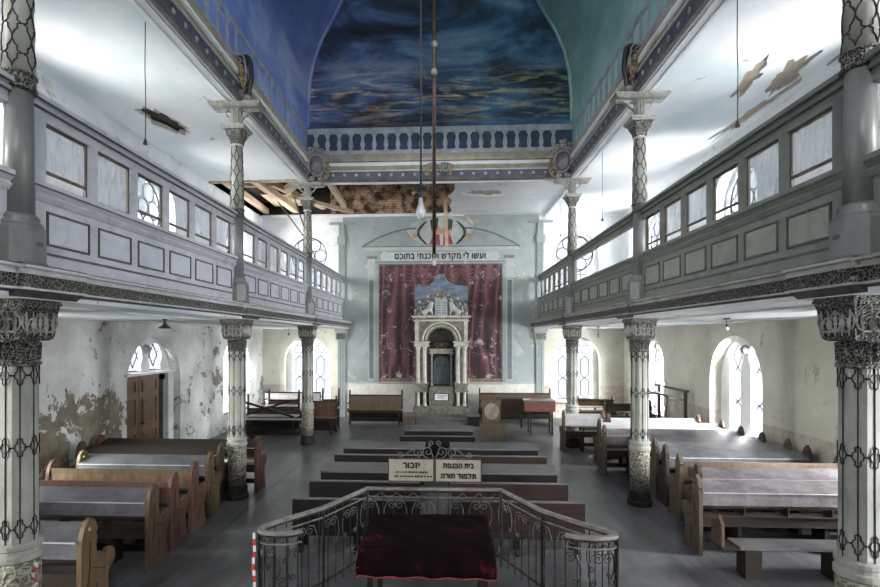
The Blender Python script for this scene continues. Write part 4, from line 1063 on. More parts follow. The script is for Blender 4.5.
# ------------------------------------------------------------------ pews
ENDP = [(0, 0), (0, .80), (.015, .95), (.055, 1.07), (.11, 1.135), (.17, 1.15), (.225, 1.115), (.26, 1.05), (.275, .99), (.245, .95), (.275, .91), (.255, .86), (.25, .78), (.28, .70), (.34, .655), (.41, .665), (.47, .70), (.54, .685), (.585, .62), (.58, .54), (.535, .49), (.49, .46), (.455, .38), (.46, .26), (.50, .1), (.53, 0)]
ENDQ = [(0, 0), (0, .85), (.02, .95), (.0, 1.0), (.03, 1.04), (.05, 1.11), (.11, 1.17), (.17, 1.11), (.20, 1.03), (.23, .99), (.21, .94), (.20, .80), (.24, .70), (.33, .64), (.42, .68), (.52, .66), (.56, .58), (.52, .50), (.46, .44), (.44, .3), (.48, .1), (.53, 0)]
def make_pew(Ln, sx, loc, label, end='brown', back='plank', shape=0, panels=0, rz=0, group=None, hole=False, endfar=True):
    t = thing('pew', label, 'pew', loc, rz, group)
    outl = [(u, v * 1.035) for u, v in (ENDQ if shape else ENDP)]
    X = lambda a, b: sorted((sx * a, sx * b))
    cs = [0] + ([Ln] if endfar else [])
    for c in cs:
        h = [[(.14 + .028 * cos(-k * pi / 5), 1.07 + .034 * sin(-k * pi / 5)) for k in range(10)]] if hole else []
        a, b = X(c - .028, c + .028)
        e = MB().prism(outl, h, lambda u, v, q: (q, u, v), a, b).build('end', m_e[end], t)
        if c == 0:
            g = MB()
            for s_, q in ((-1, a), (1, b)):
                for (p, r_) in (((.14, .92), (.14, .62)), ((.19, .60), (.40, .50)), ((.25, .40), (.25, .12)), ((.14, .62), (.10, .4))):
                    g.beam((q, p[0], p[1]), (q, r_[0], r_[1]), .012, .01, (1, 0, 0))
                if not hole: g.ball((q, .13, 1.07), .022, (.3, 1, 1), 8, 5)
            g.build('carved_grooves', m_under, e)
    mt = {'plank': m_plank, 'mauve': m_plankr, 'pale': m_plankw, 'dark': m_under, 'gold': m_e['gold'], 'brown': m_e['brown'], 'red': m_e['red'], 'olive': m_e['grey']}[back]
    mf = lambda u, v, q: (q, u, v)
    a, b = X(.03, Ln - .03)
    if panels:
        MB().prism([(.02, .76), (.05, 1.06), (.075, 1.06), (.045, .76)], [], mf, a, b).build('back_plank', mt, t)
    else:
        MB().prism([(-.01, .955), (.34, 1.055), (.34, 1.075), (-.01, .975)], [], mf, a, b).build('top_plank', mt, t)
        MB().box(a, b, -.018, .0, .955, .970).build('edge_highlight', m_plankw, t)  # pale strip, the bright line along the plank edge put into colour
        MB().prism([(.0, .77), (.01, .955), (.035, .955), (.025, .77)], [], mf, a, b).build('back_plank', mt, t)
    if panels:
        m = MB(); w = (Ln - .2) / panels
        for i in range(panels):
            x0 = .12 + i * w; x0, x1 = X(x0, x0 + w - .09)
            m.prism([(.018, .80), (.033, .97), (.05, .97), (.035, .80)], [], mf, x0, x1)
        m.build('back_panels', m_under if back != 'gold' else m_e['tan'], t)
    MB().box(a, b, .03, .05, .44, .60).build('lower_back_board', m_under, t)
    sh = MB().box(a, b, .03, .16, .72, .73).box(a, b, -.02, .2, .60, .615); n = max(2, int(Ln / .55))
    for i in range(1, n):
        c = sx * (Ln * i / n); sh.box(c - .01, c + .01, .0, .18, .61, .73)
    sh.build('book_shelf', m_under, t)
    MB().box(a, b, .08, .46, .43, .46).build('seat', m_plank if back in ('plank', 'dark') else mt, t)
    for i in range(1, n, 2): c = sx * (Ln * i / n); MB().box(c - .03, c + .03, .12, .40, 0, .43).build('support', m_under, t)
    MB().box(a, b, .40, .43, .10, .20).build('foot_rail', m_under, t)
    return t
GL = 'pews in the left aisle block'
left = [ (5.50, -3.95, 3.0, 'tan', 'plank', 0, True, 'pew with tan carved end and round hole, nearest in the left block'),
 (6.88, -4.0, 3.2, 'brown', 'plank', 0, False, 'second pew of the left block, mid-brown end and two pale-lit back planks'),
 (7.52, -4.05, 2.5, 'red', 'red', 0, False, 'third pew of the left block, red-brown end and panelled red back'),
 (8.22, -4.08, 2.5, 'red', 'gold', 0, False, 'fourth pew of the left block, golden panelled back and slim red end'),
 (8.95, -4.15, 2.45, 'gold', 'plank', 0, True, 'fifth pew of the left block, golden scrolled end beside the dark pews'),
 (9.72, -4.3, 2.9, 'dark', 'dark', 0, False, 'sixth pew of the left block, dark rounded end beside the middle column'),
 (10.42, -3.8, 3.5, 'red', 'dark', 0, False, 'seventh pew of the left block, red end standing beyond the middle column')]
for i, (y, x, Ln, e, b, sh, ho, lb) in enumerate(left):
    make_pew(Ln, -1, (x, y, 0), lb, e, b, sh, 5 if b in ('red', 'gold') else 0, 0, GL, ho)
GR = 'pews in the right aisle block'
right = [(7.75, 4.08, 3.2, 'grey', 'mauve', 1, 'pew with tall grey oak end and open book compartments, nearest in the right block'),
 (8.50, 4.45, 2.8, 'dark', 'mauve', 1, 'second pew of the right block, dark end just behind the nearest one'),
 (9.22, 4.48, 2.8, 'grey', 'brown', 1, 'third pew of the right block, brown panelled back facing the camera'),
 (9.98, 4.56, 2.7, 'dark', 'plank', 1, 'fourth pew of the right block, dark one of the paired ends near the middle column'),
 (10.62, 4.62, 2.7, 'grey', 'mauve', 1, 'fifth pew of the right block, tall end closest to the middle column'),
 (11.35, 4.5, 2.75, 'dark', 'plank', 1, 'sixth pew of the right block, starting behind the middle right column'),
 (12.15, 4.05, 3.2, 'grey', 'mauve', 1, 'seventh pew of the right block, brown end standing left of the middle column'),
 (13.05, 4.2, 3.1, 'dark', 'pale', 1, 'eighth pew of the right block, dusty pale back just beyond the brown end'),
 (13.85, 4.7, 2.4, 'red', 'pale', 1, 'ninth pew of the right block, small red-brown pointed end and pale back')]
for (y, x, Ln, e, b, sh, lb) in right:
    make_pew(Ln, 1, (x, y, 0), lb, e, b, sh, 4 if b == 'brown' else 0, 0, GR)
make_pew(1.12, 1, (3.64, 14.55, 0), 'short pew with pale dusty back in the right far part of the nave', 'grey', 'pale', 1, 0, 0, GR)
# loose backless bench in front of the right block
t = thing('backless_bench', 'loose bench with pale plank seat in front of the nearest right pew', 'bench', (4.32, 7.1, 0))
MB().box(-.1, 2.4, -.12, .22, .42, .455).build('seat', m_plankw if False else m_btop, t)
for x in (.0, 1.15, 2.25): MB().box(x, x + .22, -.06, .16, 0, .42).build('leg', m_under, t)
MB().prism([(-.1, .45), (-.1, .75), (.0, .86), (.02, .80), (.16, .74), (.18, .45)], [], lambda u, v, q: (q, u, v), -.34, -.30).build('end_board', m_e['brown'], t)
MB().box(-.34, -.08, -.1, .18, .40, .43).build('end_bracket', m_under, t)

# centre benches
def low_bench(x0, x1, y, label, mt=m_bench, top=.83, bot=.28):
    t = thing('low_backed_bench', label, 'bench', ((x0 + x1) / 2, y, 0), 0, 'low benches of the centre block'); w = (x1 - x0) / 2
    MB().box(-w, w, 0, .035, bot, top).build('back_board', mt, t)
    MB().box(-w, w, -.01, .05, top, top + .02).build('back_rail', m_btop, t)
    MB().box(-w, w, .05, .42, .42, .45).build('seat', m_benchbr, t)
    for x in (-w + .12, 0, w - .12):
        MB().prism([(.02, 0), (.10, 0), (.12, .2), (.30, .2), (.32, 0), (.40, 0), (.38, .42), (.04, .42)], [], lambda u, v, q: (q, u, v), x - .03, x + .03).build('leg', m_bench, t)
    return t
def desk(x0, x1, y, label):
    t = thing('long_desk', label, 'desk', ((x0 + x1) / 2, y, 0), 0, 'long desks of the centre block'); w = (x1 - x0) / 2
    mf = lambda u, v, q: (q, u, v)
    MB().prism([(-.02, .80), (.50, .85), (.50, .87), (-.02, .83)], [], mf, -w, w).build('top', m_btop, t)
    MB().box(-w + .02, w - .02, .0, .03, .58, .80).build('front_board', m_bench, t)
    MB().box(-w + .02, w - .02, .03, .45, .58, .60).build('shelf', m_bench, t)
    k = max(2, int(2 * w / .5))
    for i in range(k + 1):
        x = -w + .06 + (2 * w - .12) * i / k
        MB().box(x - .03, x + .03, .02, .09, 0, .58).box(x - .03, x + .03, .38, .45, 0, .60).build('leg', m_bench, t)
    return t
low_bench(-2.12, -.18, 7.55, 'black low bench back nearest behind the railing, left of the centre aisle', m_bench)
low_bench(.32, 2.30, 7.55, 'dark brown low bench back nearest behind the railing, right of the centre aisle', m_benchbr)
low_bench(-2.12, -.22, 8.50, 'black low bench back, second row left of the centre aisle', m_bench)
low_bench(.32, 2.28, 8.50, 'dark brown low bench back, second row right of the centre aisle', m_benchbr)
desk(-2.12, -.22, 9.22, 'long grey-topped desk left of the sign, left half of the nearer desk row')
desk(.32, 2.28, 9.22, 'long grey-topped desk right of the sign, right half of the nearer desk row')
low_bench(-2.12, -.24, 10.45, 'black low bench back, third row left of the centre aisle', m_bench)
low_bench(.32, 2.32, 10.45, 'dark brown low bench back, third row right of the centre aisle', m_benchbr)
desk(-2.10, -.24, 11.2, 'long grey-topped desk of the farther desk row, left of the centre aisle')
desk(.32, 2.30, 11.2, 'long grey-topped desk of the farther desk row, right of the centre aisle')
low_bench(-.93, .96, 12.5, 'black low bench back centred on the ark, before the last desk', m_bench)
desk(-.90, .98, 13.4, 'short grey-topped desk centred before the ark steps')

# ------------------------------------------------------------------ bimah railing
RL = [(-.92, 7.28), (1.02, 7.30)]
pathL = [(-.92, 7.26), (-1.36, 6.42), (-1.60, 6.13), (-1.78, 5.92), (-1.88, 5.77), (-1.91, 5.64), (-1.84, 5.56), (-1.66, 5.54), (-1.52, 5.56), (-1.42, 5.64)]
pathR = [(1.02, 7.26), (1.45, 6.44), (1.70, 6.16), (1.90, 5.95), (2.06, 5.80), (2.14, 5.70), (2.08, 5.62), (1.88, 5.58), (1.68, 5.60), (1.56, 5.66)]
full = list(reversed(pathL)) + pathR
t = thing('bimah_railing', 'wrought iron railing with worn wooden handrail around the reading table', 'railing', (0, 6.5, 0))
O = (0, 6.5, 0)
def ribbon(m, pts, w, z0, z1):
    n = len(pts); vs = []; fs = []
    for i in range(n):
        a = Vector(pts[max(i - 1, 0)]); b = Vector(pts[min(i + 1, n - 1)]); d = (b - a).normalized(); nn = Vector((-d.y, d.x)) * w / 2; p = Vector(pts[i])
        for q, z in ((nn, z0), (-nn, z0), (-nn, z1), (nn, z1)): vs.append((p.x + q.x, p.y + q.y, z))
    for i in range(n - 1):
        for k in range(4): fs.append((i * 4 + k, i * 4 + (k + 1) % 4, (i + 1) * 4 + (k + 1) % 4, (i + 1) * 4 + k))
    fs.append((0, 1, 2, 3)); fs.append(tuple((n - 1) * 4 + k for k in (3, 2, 1, 0)))
    return m.add(vs, fs)
def smooth_path(pts, it=2):
    for _ in range(it):
        o = [pts[0]]
        for a, b in zip(pts, pts[1:]): o += [(a[0] * .75 + b[0] * .25, a[1] * .75 + b[1] * .25), (a[0] * .25 + b[0] * .75, a[1] * .25 + b[1] * .75)]
        o.append(pts[-1]); pts = o
    return pts
hr = list(reversed(smooth_path(pathL[1:]))) + RL + smooth_path(pathR[1:])
ribbon(MB(O), hr, .06, 1.08, 1.115).build('handrail', m_rail, t)
ribbon(MB(O), hr, .025, 1.05, 1.08).build('rail_strip', m_iron, t)
ribbon(MB(O), hr, .018, .965, .98).build('upper_bar', m_irong, t)
ribbon(MB(O), hr, .025, .12, .14).build('lower_bar', m_iron, t)
# walk along the path
seg = []; acc = 0
for a, b in zip(hr, hr[1:]):
    l = sqrt((b[0] - a[0]) ** 2 + (b[1] - a[1]) ** 2); seg.append((acc, acc + l, a, b)); acc += l
def at(s):
    for s0, s1, a, b in seg:
        if s <= s1 or s1 == seg[-1][1]:
            k = (s - s0) / max(s1 - s0, 1e-6); d = ((b[0] - a[0]) / max(s1 - s0, 1e-6), (b[1] - a[1]) / max(s1 - s0, 1e-6))
            return (a[0] + (b[0] - a[0]) * k, a[1] + (b[1] - a[1]) * k), d
nb = 44
for i in range(nb + 1):
    p, d = at(acc * i / nb)
    MB(O).tube([(p[0], p[1], 0.02), (p[0], p[1], 1.06)], .0075, 5).build('baluster', m_iron, t)
for p in (pathL[1], pathL[0], pathR[0], pathR[1], pathL[5], pathR[5]):
    MB(O).tube([(p[0], p[1], 0), (p[0], p[1], 1.10)], .02, 6).build('post', m_iron, t)
ns = 34
for i in range(ns):
    s = acc * (i + .5) / ns; p, d = at(s)
    m = MB(O); mp = lambda u, z: (p[0] + d[0] * u, p[1] + d[1] * u, z)
    hd = 1 if i % 2 else -1
    m.tube([mp(hd * u, v) for u, v in spiral((.045, .86), .062, .012, 1.35, pi * .5, 14, -1)], .0065, 4)
    m.tube([mp(hd * u, v) for u, v in [(.045, .92), (-.02, .90), (-.06, .80), (-.065, .68), (-.03, .58)]], .007, 4)
    m.tube([mp(hd * u, v) for u, v in spiral((-.005, .60), .04, .01, 1.2, pi, 12, 1)], .0065, 4)
    m.tube([mp(hd * u, v) for u, v in spiral((.03, .36), .055, .012, 1.3, pi * 1.5, 14, 1)], .0065, 4)
    m.tube([mp(hd * u, v) for u, v in [(.03, .30), (-.05, .26), (-.07, .18), (-.02, .14)]], .0065, 4)
    m.build('scroll', m_irong if 4 < i < 29 else m_iron, t)
# arcs hanging below the rail at the back
for i in range(8):
    x = -.85 + i * .24
    MB(O).tube([(x + .11 * cos(a), 7.29, 1.05 + .07 * sin(a)) for a in [pi + pi * k / 8 for k in range(9)]], .007, 4).build('arc', m_irong, t)

# sign on the railing
t = thing('double_sign', 'cream double sign with Hebrew lettering mounted above the railing', 'sign', (.065, 7.27, 1.22))
yb = 0
for s, w in ((-1, .62), (1, .62)):
    a, b = sorted((s * .015, s * (w + .05)))
    f = MB().box(a - .01, b + .01, 0, .02, -.02, .33).build('sign_frame', m_sash, t)
    MB().box(a + .005, b - .005, -.006, .0, .0, .31).build('sign_plate', m_sign, f)
text('יזכור', .125, m_ink, 'lettering', t, (-.34, -.010, .225), RX, .24, .005)
text('בית הכנסת', .11, m_ink, 'lettering', t, (.345, -.010, .225), RX, .44, .0045)
text('תלמוד תורה', .11, m_ink, 'lettering', t, (.345, -.010, .085), RX, .50, .0045)
m = MB()
for z, x0, x1 in ((.125, -.56, -.10), (.065, -.59, -.04)):
    x = x0
    while x < x1:
        w = random.choice((.012, .018, .026)); h = random.choice((.010, .013)); m.box(x, x + w, -.010, -.006, z - h, z + h); x += w + random.choice((.006, .008, .02))
m.build('small_illegible_lines', m_ink, t)
for q in (-.62, -.20, .20, .62): MB().tube([(q, .01, -.10), (q, .01, .0)], .008, 5).build('bracket_rod', m_iron, t)
m = MB()
for s in (-1, 1):
    m.tube([(s * u, .01, v) for u, v in spiral((.10, .42), .085, .015, 1.5, -pi / 2, 18, 1)], .007, 4)
    m.tube([(s * u, .01, v) for u, v in spiral((.26, .41), .075, .015, 1.4, -pi / 2, 18, -1)], .007, 4)
    m.tube([(s * u, .01, v) for u, v in [(.02, .34), (.08, .50), (.16, .46), (.25, .49), (.34, .44), (.45, .36), (.5, .34)]], .007, 4)
    m.tube([(s * u, .01, v) for u, v in spiral((.50, .38), .04, .008, 1.3, -pi / 2, 12, 1)], .006, 4)
    m.tube([(s * u, .01, v) for u, v in spiral((.05, .545), .045, .01, 1.4, -pi / 2, 14, 1)], .007, 4)
m.build('scroll_crest', m_irong, t)

# reading table and its velvet cloth
t = thing('reading_table', 'dark table under the crimson velvet cloth inside the railing', 'table', (.02, 6.0, 0))
MB().box(-.72, .72, -.52, .52, .94, .985).build('tabletop', m_under, t)
for sx in (-1, 1):
    for sy in (-1, 1): MB().box(sx * .64 - .03, sx * .64 + .03, sy * .44 - .03, sy * .44 + .03, 0, .94).build('leg', m_under, t)
cl = MB(); X0, X1, Y0, Y1 = -.74, .76, -.55, .55; zt = 1.0
nx, ny = 40, 30; V = []; F = []
def cp(i, j):
    # i across, j down: a sheet whose rim drops over the edges
    u = -1.24 + 2.48 * i / nx; v = -1.30 + 2.5 * j / ny
    cx = max(-1, min(1, u)); cy = max(-1, min(1, v)); dx = abs(u) - abs(cx); dy = abs(v) - abs(cy)
    drop = max(dx * .9, dy * 1.05); fl = .035 * drop * 3
    x = (X0 + X1) / 2 + cx * (X1 - X0) / 2 + (1 if u > 0 else -1) * (min(dx, .2) * .06) + (0.012 * sin(v * 14) * (1 if dx > 0 else 0)) * (1 if u > 0 else -1)
    y = cy * (Y1 - Y0) / 2 + (1 if v > 0 else -1) * (min(dy, .3) * .05) + (.018 * sin(u * 15) * (1 if dy > 0 else 0)) * (1 if v > 0 else -1)
    return (x, y, zt - drop + .004 * sin(u * 9 + v * 7))
for j in range(ny + 1):
    for i in range(nx + 1): V.append(cp(i, j))
for j in range(ny):
    for i in range(nx): F.append((j * (nx + 1) + i, j * (nx + 1) + i + 1, (j + 1) * (nx + 1) + i + 1, (j + 1) * (nx + 1) + i))
c = thing('velvet_cloth', 'dark crimson velvet cloth with worn red patches draped over the reading table', 'tablecloth', (.0, 6.0, 0))
co = cl.add(V, F).build('cloth', m_velvet, c, True)
so = co.modifiers.new('thickness', 'SOLIDIFY'); so.thickness = .006
rim = [cp(i, 0) for i in range(nx + 1)] + [cp(nx, j) for j in range(1, ny + 1)] + [cp(i, ny) for i in range(nx - 1, -1, -1)] + [cp(0, j) for j in range(ny - 1, 0, -1)]
MB().tube(rim, .009, 5, True).build('fringe', m_hem, c, True)

# barrier tape
t = thing('barrier_tape', 'red and white barrier tape hanging from the left end of the railing', 'tape', (-1.96, 5.6, 0))
for i in range(15):
    z = 1.08 - i * .07; MB().box(-.012 + .008 * sin(i), .02 + .008 * sin(i), -.01 + .006 * cos(i * 2), -.004 + .006 * cos(i * 2), z - .07, z).build('tape_band', m_taper if i % 2 else m_tapew, t)
t = thing('barrier_tape', 'knot of red and white barrier tape at the nearest left column', 'tape', (-3.86, 4.78, .75))
for i in range(7):
    MB().beam((.03 * sin(i * 2), 0, .32 - i * .05), (.03 * sin(i * 2 + 2), 0, .27 - i * .05), .004, .03).build('tape_band', m_taper if i % 2 else m_tapew, t)

# ------------------------------------------------------------------ furniture at the far end
def settle(x0, x1, y, label, col='grey', back=m_e['grey'], zs=.55, zb=1.05, ze=1.28, rz=0, seat=None):
    t = thing('settle', label, 'bench', ((x0 + x1) / 2, y, 0), rz); w = (x1 - x0) / 2
    MB().box(-w, w, .02, .05, zs + .03, zb).build('back', back, t)
    MB().box(-w, w, -.01, .07, zb, zb + .04).build('back_rail', m_bench, t)
    MB().box(-w - .05, w + .05, -.42, .05, zs, zs + .03).build('seat', seat or m_e['tan'], t)
    MB().box(-w + .03, w - .03, .0, .02, .06, zs).build('seat_shade_board', m_bench, t)  # dark board drawing the shade beneath the seat
    MB().box(-w, w, -.36, -.34, zs - .1, zs).build('apron', m_under, t)
    for s in (-1, 1):
        MB().prism([(-.02, 0), (.10, 0), (.10, ze - .1), (.07, ze), (.03, ze - .05), (.01, zs)], [], lambda u, v, q: (q, u, v), s * w - .025, s * w + .025).build('end_post', m_under, t)
        MB().box(s * (w - .08) - .03, s * (w - .08) + .03, -.38, -.32, 0, zs).build('leg', m_under, t)
        MB().beam((s * w, -.4, zs + .25), (s * w, .04, zs + .25), .04, .03).build('arm', m_under, t)
    MB().box(-w, w, -.1, -.07, .12, .2).build('stretcher', m_under, t)
    return t
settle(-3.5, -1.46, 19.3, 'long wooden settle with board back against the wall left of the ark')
settle(1.6, 4.4, 20.2, 'long wooden settle against the wall right of the ark, behind the chair', back=m_e['brown'])
settle(-4.55, -3.6, 17.3, 'reddish bench with raised posts right of the farthest left column', back=m_e['red'])
settle(-6.7, -4.9, 17.2, 'low bench with pale seat behind the crossed planks in the far left aisle', back=m_e['dark'], zs=.60, zb=.80, ze=1.35, seat=m_plankw)
settle(-6.2, -5.1, 17.9, 'bench with paired raised posts between the crossed planks and the far left window', back=m_e['red'], zs=.85, zb=1.02, ze=1.42, seat=m_plankw)
settle(-4.3, -3.7, 18.2, 'narrow dark bench piled behind the reddish bench by the left column', back=m_e['dark'], zs=.75, zb=1.0, ze=1.45, seat=m_plankw)
for i_, (x_, y_, z_, l_2) in enumerate(((-5.7, 16.9, .0, 'lowest dark board lying on the floor under the piled benches'), (-5.5, 19.3, .0, 'dark board lying on the floor behind the piled benches'))):
    tag(MB((x_, y_, z_)).box(x_ - .95, x_ + .95, y_ - .15, y_ + .1, z_, z_ + .16).build('floor_board', m_under), l_2, 'board')
settle(-6.6, -4.5, 18.6, 'paler bench standing beneath the far left window', back=m_plankw, zs=.6, zb=1.22)
o = MB((-5.7, 16.7, .8)).beam((-6.7, 16.34, 1.24), (-4.8, 16.34, .68), .05, .07).build('loose_plank', m_under); tag(o, 'dark plank of the crossed pair, its high end at left', 'plank')
o = MB((-5.7, 16.64, .8)).beam((-6.6, 16.22, .68), (-4.8, 16.22, 1.26), .05, .07).build('loose_plank', m_under); tag(o, 'dark plank of the crossed pair, its high end at right', 'plank')
t = thing('trestle', 'dark crossed-leg trestle at the left end of the piled benches', 'trestle', (-6.35, 16.1, 0))
MB().beam((-.25, 0, 0), (.22, .1, .62), .06, .08).build('leg', m_under, t); MB().beam((.28, 0, 0), (-.2, .1, .62), .06, .08).build('leg', m_under, t); MB().box(-.3, 1.9, -.05, .3, .60, .63).build('plank_top', m_btop, t)
make_pew(1.3, 1, (6.4, 18.9, 0), 'light wooden pew turned toward the camera under the far right window', 'dark', 'gold', 0, 0, pi)
make_pew(1.5, 1, (7.2, 17.6, 0), 'darker pew with rounded ends turned toward the camera before the far right window', 'dark', 'olive', 0, 0, pi)
# chair
t = thing('box_chair', 'wooden box-seat armless chair with worn oval back right of the ark steps', 'chair', (1.78, 16.1, 0))
MB().box(-.38, .38, 0, .50, 0, .46).build('box_base', m_e['grey'], t)
MB().box(-.41, .41, -.03, .52, .46, .50).build('seat', m_e['tan'], t)
MB().prism(rect(-.34, .26, .50, 1.22) , [], lambda u, v, q: (u, q, v), .48, .53).build('backrest', m_e['grey'], t)
MB().prism([(-.04 + .24 * cos(k * pi / 10), .88 + .27 * sin(k * pi / 10)) for k in range(20)], [], lambda u, v, q: (u, q, v), .455, .48).build('upholstery', m_upl, t)
MB().box(-.36, .28, .47, .54, 1.22, 1.26).build('back_rail', m_e['brown'], t)
# red box desk
t = thing('box_desk', 'red-brown box desk on thin legs before the far right column', 'desk', (3.42, 17.1, 0))
MB().box(-.52, .52, 0, .6, .80, 1.15).build('box', m_redbox, t)
MB().box(-.55, .55, -.03, .63, 1.15, 1.18).build('lid', m_btop, t)
for x in (-.3, .42):
    for y in (.05, .5): MB().box(x - .025, x + .025, y, y + .05, 0, .80).build('leg', m_under, t)
MB().box(-.3, .42, .06, .09, .62, .68).build('rail', m_under, t)
t = thing('side_table', 'dark little cupboard table left of the red-brown box desk', 'table', (2.6, 18.4, 0))
MB().box(-.45, .45, 0, .5, .5, 1.08).build('cupboard', m_under, t)
for x in (-.4, .4): MB().box(x - .03, x + .03, .05, .1, 0, .5).build('leg', m_under, t)
t = thing('open_booklet', 'small open white booklet lying on the red-brown box desk', 'booklet', (3.0, 17.25, 1.182))
MB().box(-.12, 0, 0, .16, .0, .012).build('page', m_paper, t); MB().box(0, .12, 0, .16, .0, .012, Matrix.Rotation(R(-12), 4, 'Y')).build('page', m_paper, t)
settle(4.5, 5.6, 16.6, 'low red-brown bench between the far right column and the pews', back=m_e['red'], zs=.45, zb=.85, ze=.95)
# tall stand against right wall
t = thing('standing_rack', 'tall narrow rack of two long dark rails standing by the right wall', 'rack', (6.9, 15.6, 0))
MB().beam((.3, -.8, 1.75), (.3, 1.3, 1.75), .12, .06).build('wall_rail', m_bench, t)
MB().beam((-.22, -1.0, 1.62), (-.22, .9, 1.62), .2, .05).build('front_rail', m_bench, t)
for x, y, z in ((.3, -.7, 1.72), (.3, 1.1, 1.72), (-.22, -.75, 1.6), (-.22, .8, 1.6)): MB().box(x - .035, x + .035, y - .04, y + .04, 0, z).build('leg', m_under, t)
MB().beam((-.22, -.75, 1.5), (.3, -.7, 1.5), .04, .04).build('cross_rail', m_under, t); MB().beam((-.22, .8, 1.5), (.3, 1.1, 1.5), .04, .04).build('cross_rail', m_under, t)

# ------------------------------------------------------------------ door
d = sempty('door_1')
def leaf(y0, y1, xo, ang, name):
    h = 2.32
    l = MB((-W - .25, y0, 0)); w = y1 - y0
    l.box(-W - .28, -W - .23, y0, y1, 0.0, h)
    lo = l.build(name, m_door, d); lo.location = (-W - .25, y0, 0); lo.rotation_euler = (0, 0, R(ang))
    for z0, z1 in ((.15, .85), (1.0, 1.75), (1.88, 2.2)):
        p = MB(); p.prism(rect(.12, w - .12, z0, z1), [rect(.16, w - .16, z0 + .04, z1 - .04)], lambda u, v, q: (q, u, v), .02, .045); p.box(.02, .035, .2, w - .2, z0 + .08, z1 - .08); p.build('door_panel', m_e['brown'], lo)
    return lo
a = leaf(11.8, 12.6, 0, 0, 'door_leaf'); b = leaf(12.62, 13.52, 0, 0, 'door_leaf')
MB().box(.025, .09, .06, .09, 1.05, 1.09).box(.08, .1, .06, .2, 1.05, 1.09).build('door_handle', m_iron, b)
MB((-W, 13, 0)).box(-W - .35, -W - .15, 11.78, 14.22, 2.32, 2.38).build('door_lintel', m_white, d).location = (-W, 13, 0)
MB((-W, 13, 0)).box(-W - .42, -W - .36, 13.5, 13.95, 0, 2.34).build('dark_gap_panel', m_attic, d).location = (-W, 13, 0)  # dark panel stands for the unlit gap beside the open leaf
MB((-W, 13, 0)).box(-W - .42, -W - .2, 13.95, 14.22, 0, 2.34).build('door_jamb', m_wu, d).location = (-W, 13, 0)
MB((-W, 13, 0)).box(-W - .44, -W - .42, 11.78, 14.22, 0, 2.4).build('door_backing', m_attic, d).location = (-W, 13, 0)

# ------------------------------------------------------------------ lamps
def rod_lamp(name, label, loc, ztop, r, knobs, shade):
    x, y, zb = loc; t = thing(name, label, 'lamp', (x, y, zb), 0, 'hanging lamps')
    MB().tube([(0, 0, .15), (0, 0, ztop - zb)], r, 8).build('rod', m_bronze if r > .02 else m_blackm, t, True)
    if knobs:
        for k in knobs: MB().ball((0, 0, k - zb), r * 1.9, (1, 1, 1.1)).build('joint', m_silv, t, True)
    if shade:
        MB().lathe([(.14, .36), (.13, .39), (.05, .44), (.02, .47)], 18).build('shade', m_blackm, t, True)
        MB().lathe([(.03, .20), (.035, .36)], 12).build('socket', m_blackm, t)
        MB().lathe([(.01, -.18), (.07, -.13), (.09, -.05), (.07, .04), (.045, .12), (.04, .22)], 14).build('bulb', m_bulb, t, True)
    else:
        MB().lathe([(.022, .15), (.022, .06)], 8).build('socket', m_gold, t)
        MB().lathe([(.005, -.07), (.035, -.05), (.045, 0), (.025, .06)], 12).build('bulb', m_bulb, t, True)
    return t
rod_lamp('long_pendant_lamp', 'thick bronze pendant rod with a small bulb, hanging in the middle of the nave', (.01, 9.4, 4.72), 14.7, .034, (8.82, 8.3), False)
rod_lamp('long_pendant_lamp', 'thin dark pendant rod with black shade and large clear bulb, left of the bronze rod', (-.22, 9.0, 5.60), 14.6, .017, (), True)
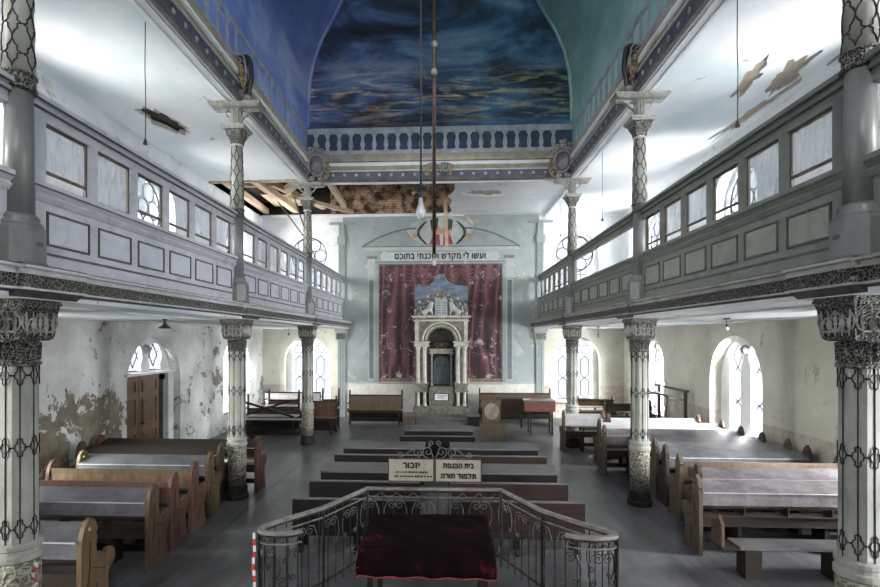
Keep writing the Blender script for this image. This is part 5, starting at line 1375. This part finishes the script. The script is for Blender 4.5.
def wire_lamp(label, x, y, zt, zb, kind):
    t = thing('pendant_lamp', label, 'lamp', (x, y, zb), 0, 'hanging lamps'); h = zt - zb
    MB().tube([(0, 0, .05), (.006, 0, h * .4), (-.006, 0, h * .6), (0, 0, h)], .007 if kind != 'cone' else .012, 5).build('wire', m_blackm, t)
    if kind == 'cone':
        MB().lathe([(.13, -.06), (.12, -.04), (.03, .03), (.02, .07)], 16).build('shade', m_blackm, t, True)
        MB().lathe([(.05, h - .03), (.05, h)], 12).build('ceiling_rose', m_blackm, t)
    elif kind == 'bulb':
        MB().lathe([(.02, .0), (.022, .06)], 8).build('socket', m_blackm, t)
        MB().lathe([(.005, -.08), (.035, -.05), (.04, -.02), (.02, .01)], 12).build('bulb', m_bulb, t, True)
        MB().lathe([(.06, h - .03), (.06, h)], 12).build('ceiling_rose', m_blackm, t)
    else:
        MB().lathe([(.035, -.03), (.03, .0), (.012, .06)], 10).build('socket', m_blackm, t)
    return t
wire_lamp('bare wire with small socket hanging from the left gallery ceiling, nearest', -4.62, 7.85, ZC, 6.45, 'w')
wire_lamp('bare wire with small socket hanging from the right gallery ceiling, nearest', 4.5, 7.55, ZC, 6.42, 'w')
wire_lamp('bare wire with small socket hanging past the right gallery ceiling, middle of three', 4.45, 13.7, ZC, 6.48, 'w')
wire_lamp('short bare wire hanging near the end wall on the right', 4.6, 19.3, ZC, 7.2, 'w')
wire_lamp('black cone lamp under the left gallery near the door', -5.45, 9.85, ZG, 3.55, 'cone')
wire_lamp('small hanging lamp under the far part of the left gallery', -5.3, 17.4, ZG, 3.42, 'w')
wire_lamp('hanging bulb under the right gallery nearest the big window', 5.55, 9.75, ZG, 3.5, 'bulb')
wire_lamp('hanging bulb on a wire under the far part of the right gallery', 5.3, 16.9, ZG, 3.38, 'bulb')

# ------------------------------------------------------------------ camera and rendering settings
TH = math.atan(.0484)
cam = bpy.data.cameras.new('camera'); co = bpy.data.objects.new('camera', cam); COL.objects.link(co)
co.location = (.22, 0, 3.3); co.rotation_euler = (R(90), 0, TH)
cam.sensor_fit = 'HORIZONTAL'; cam.sensor_width = 36; cam.lens = 500 / 880 * 36
cam.shift_x = (440 - 421.14) / 880; cam.shift_y = (337.9 - 293.5) / 880
cam.clip_start = .05; SC.camera = co
w = bpy.data.worlds.new('World'); SC.world = w; w.use_nodes = True
w.node_tree.nodes['Background'].inputs[0].default_value = (.85, .92, 1, 1); w.node_tree.nodes['Background'].inputs[1].default_value = .30
SC.view_settings.view_transform = 'Standard'; SC.view_settings.look = 'None'; SC.view_settings.gamma = 1; SC.view_settings.use_curve_mapping = False
SC.view_settings.exposure = 2.33
SC.cycles.use_denoising = True; SC.cycles.max_bounces = 10; SC.cycles.diffuse_bounces = 7; SC.cycles.glossy_bounces = 3; SC.cycles.transparent_max_bounces = 12
SC.cycles.sample_clamp_indirect = 6
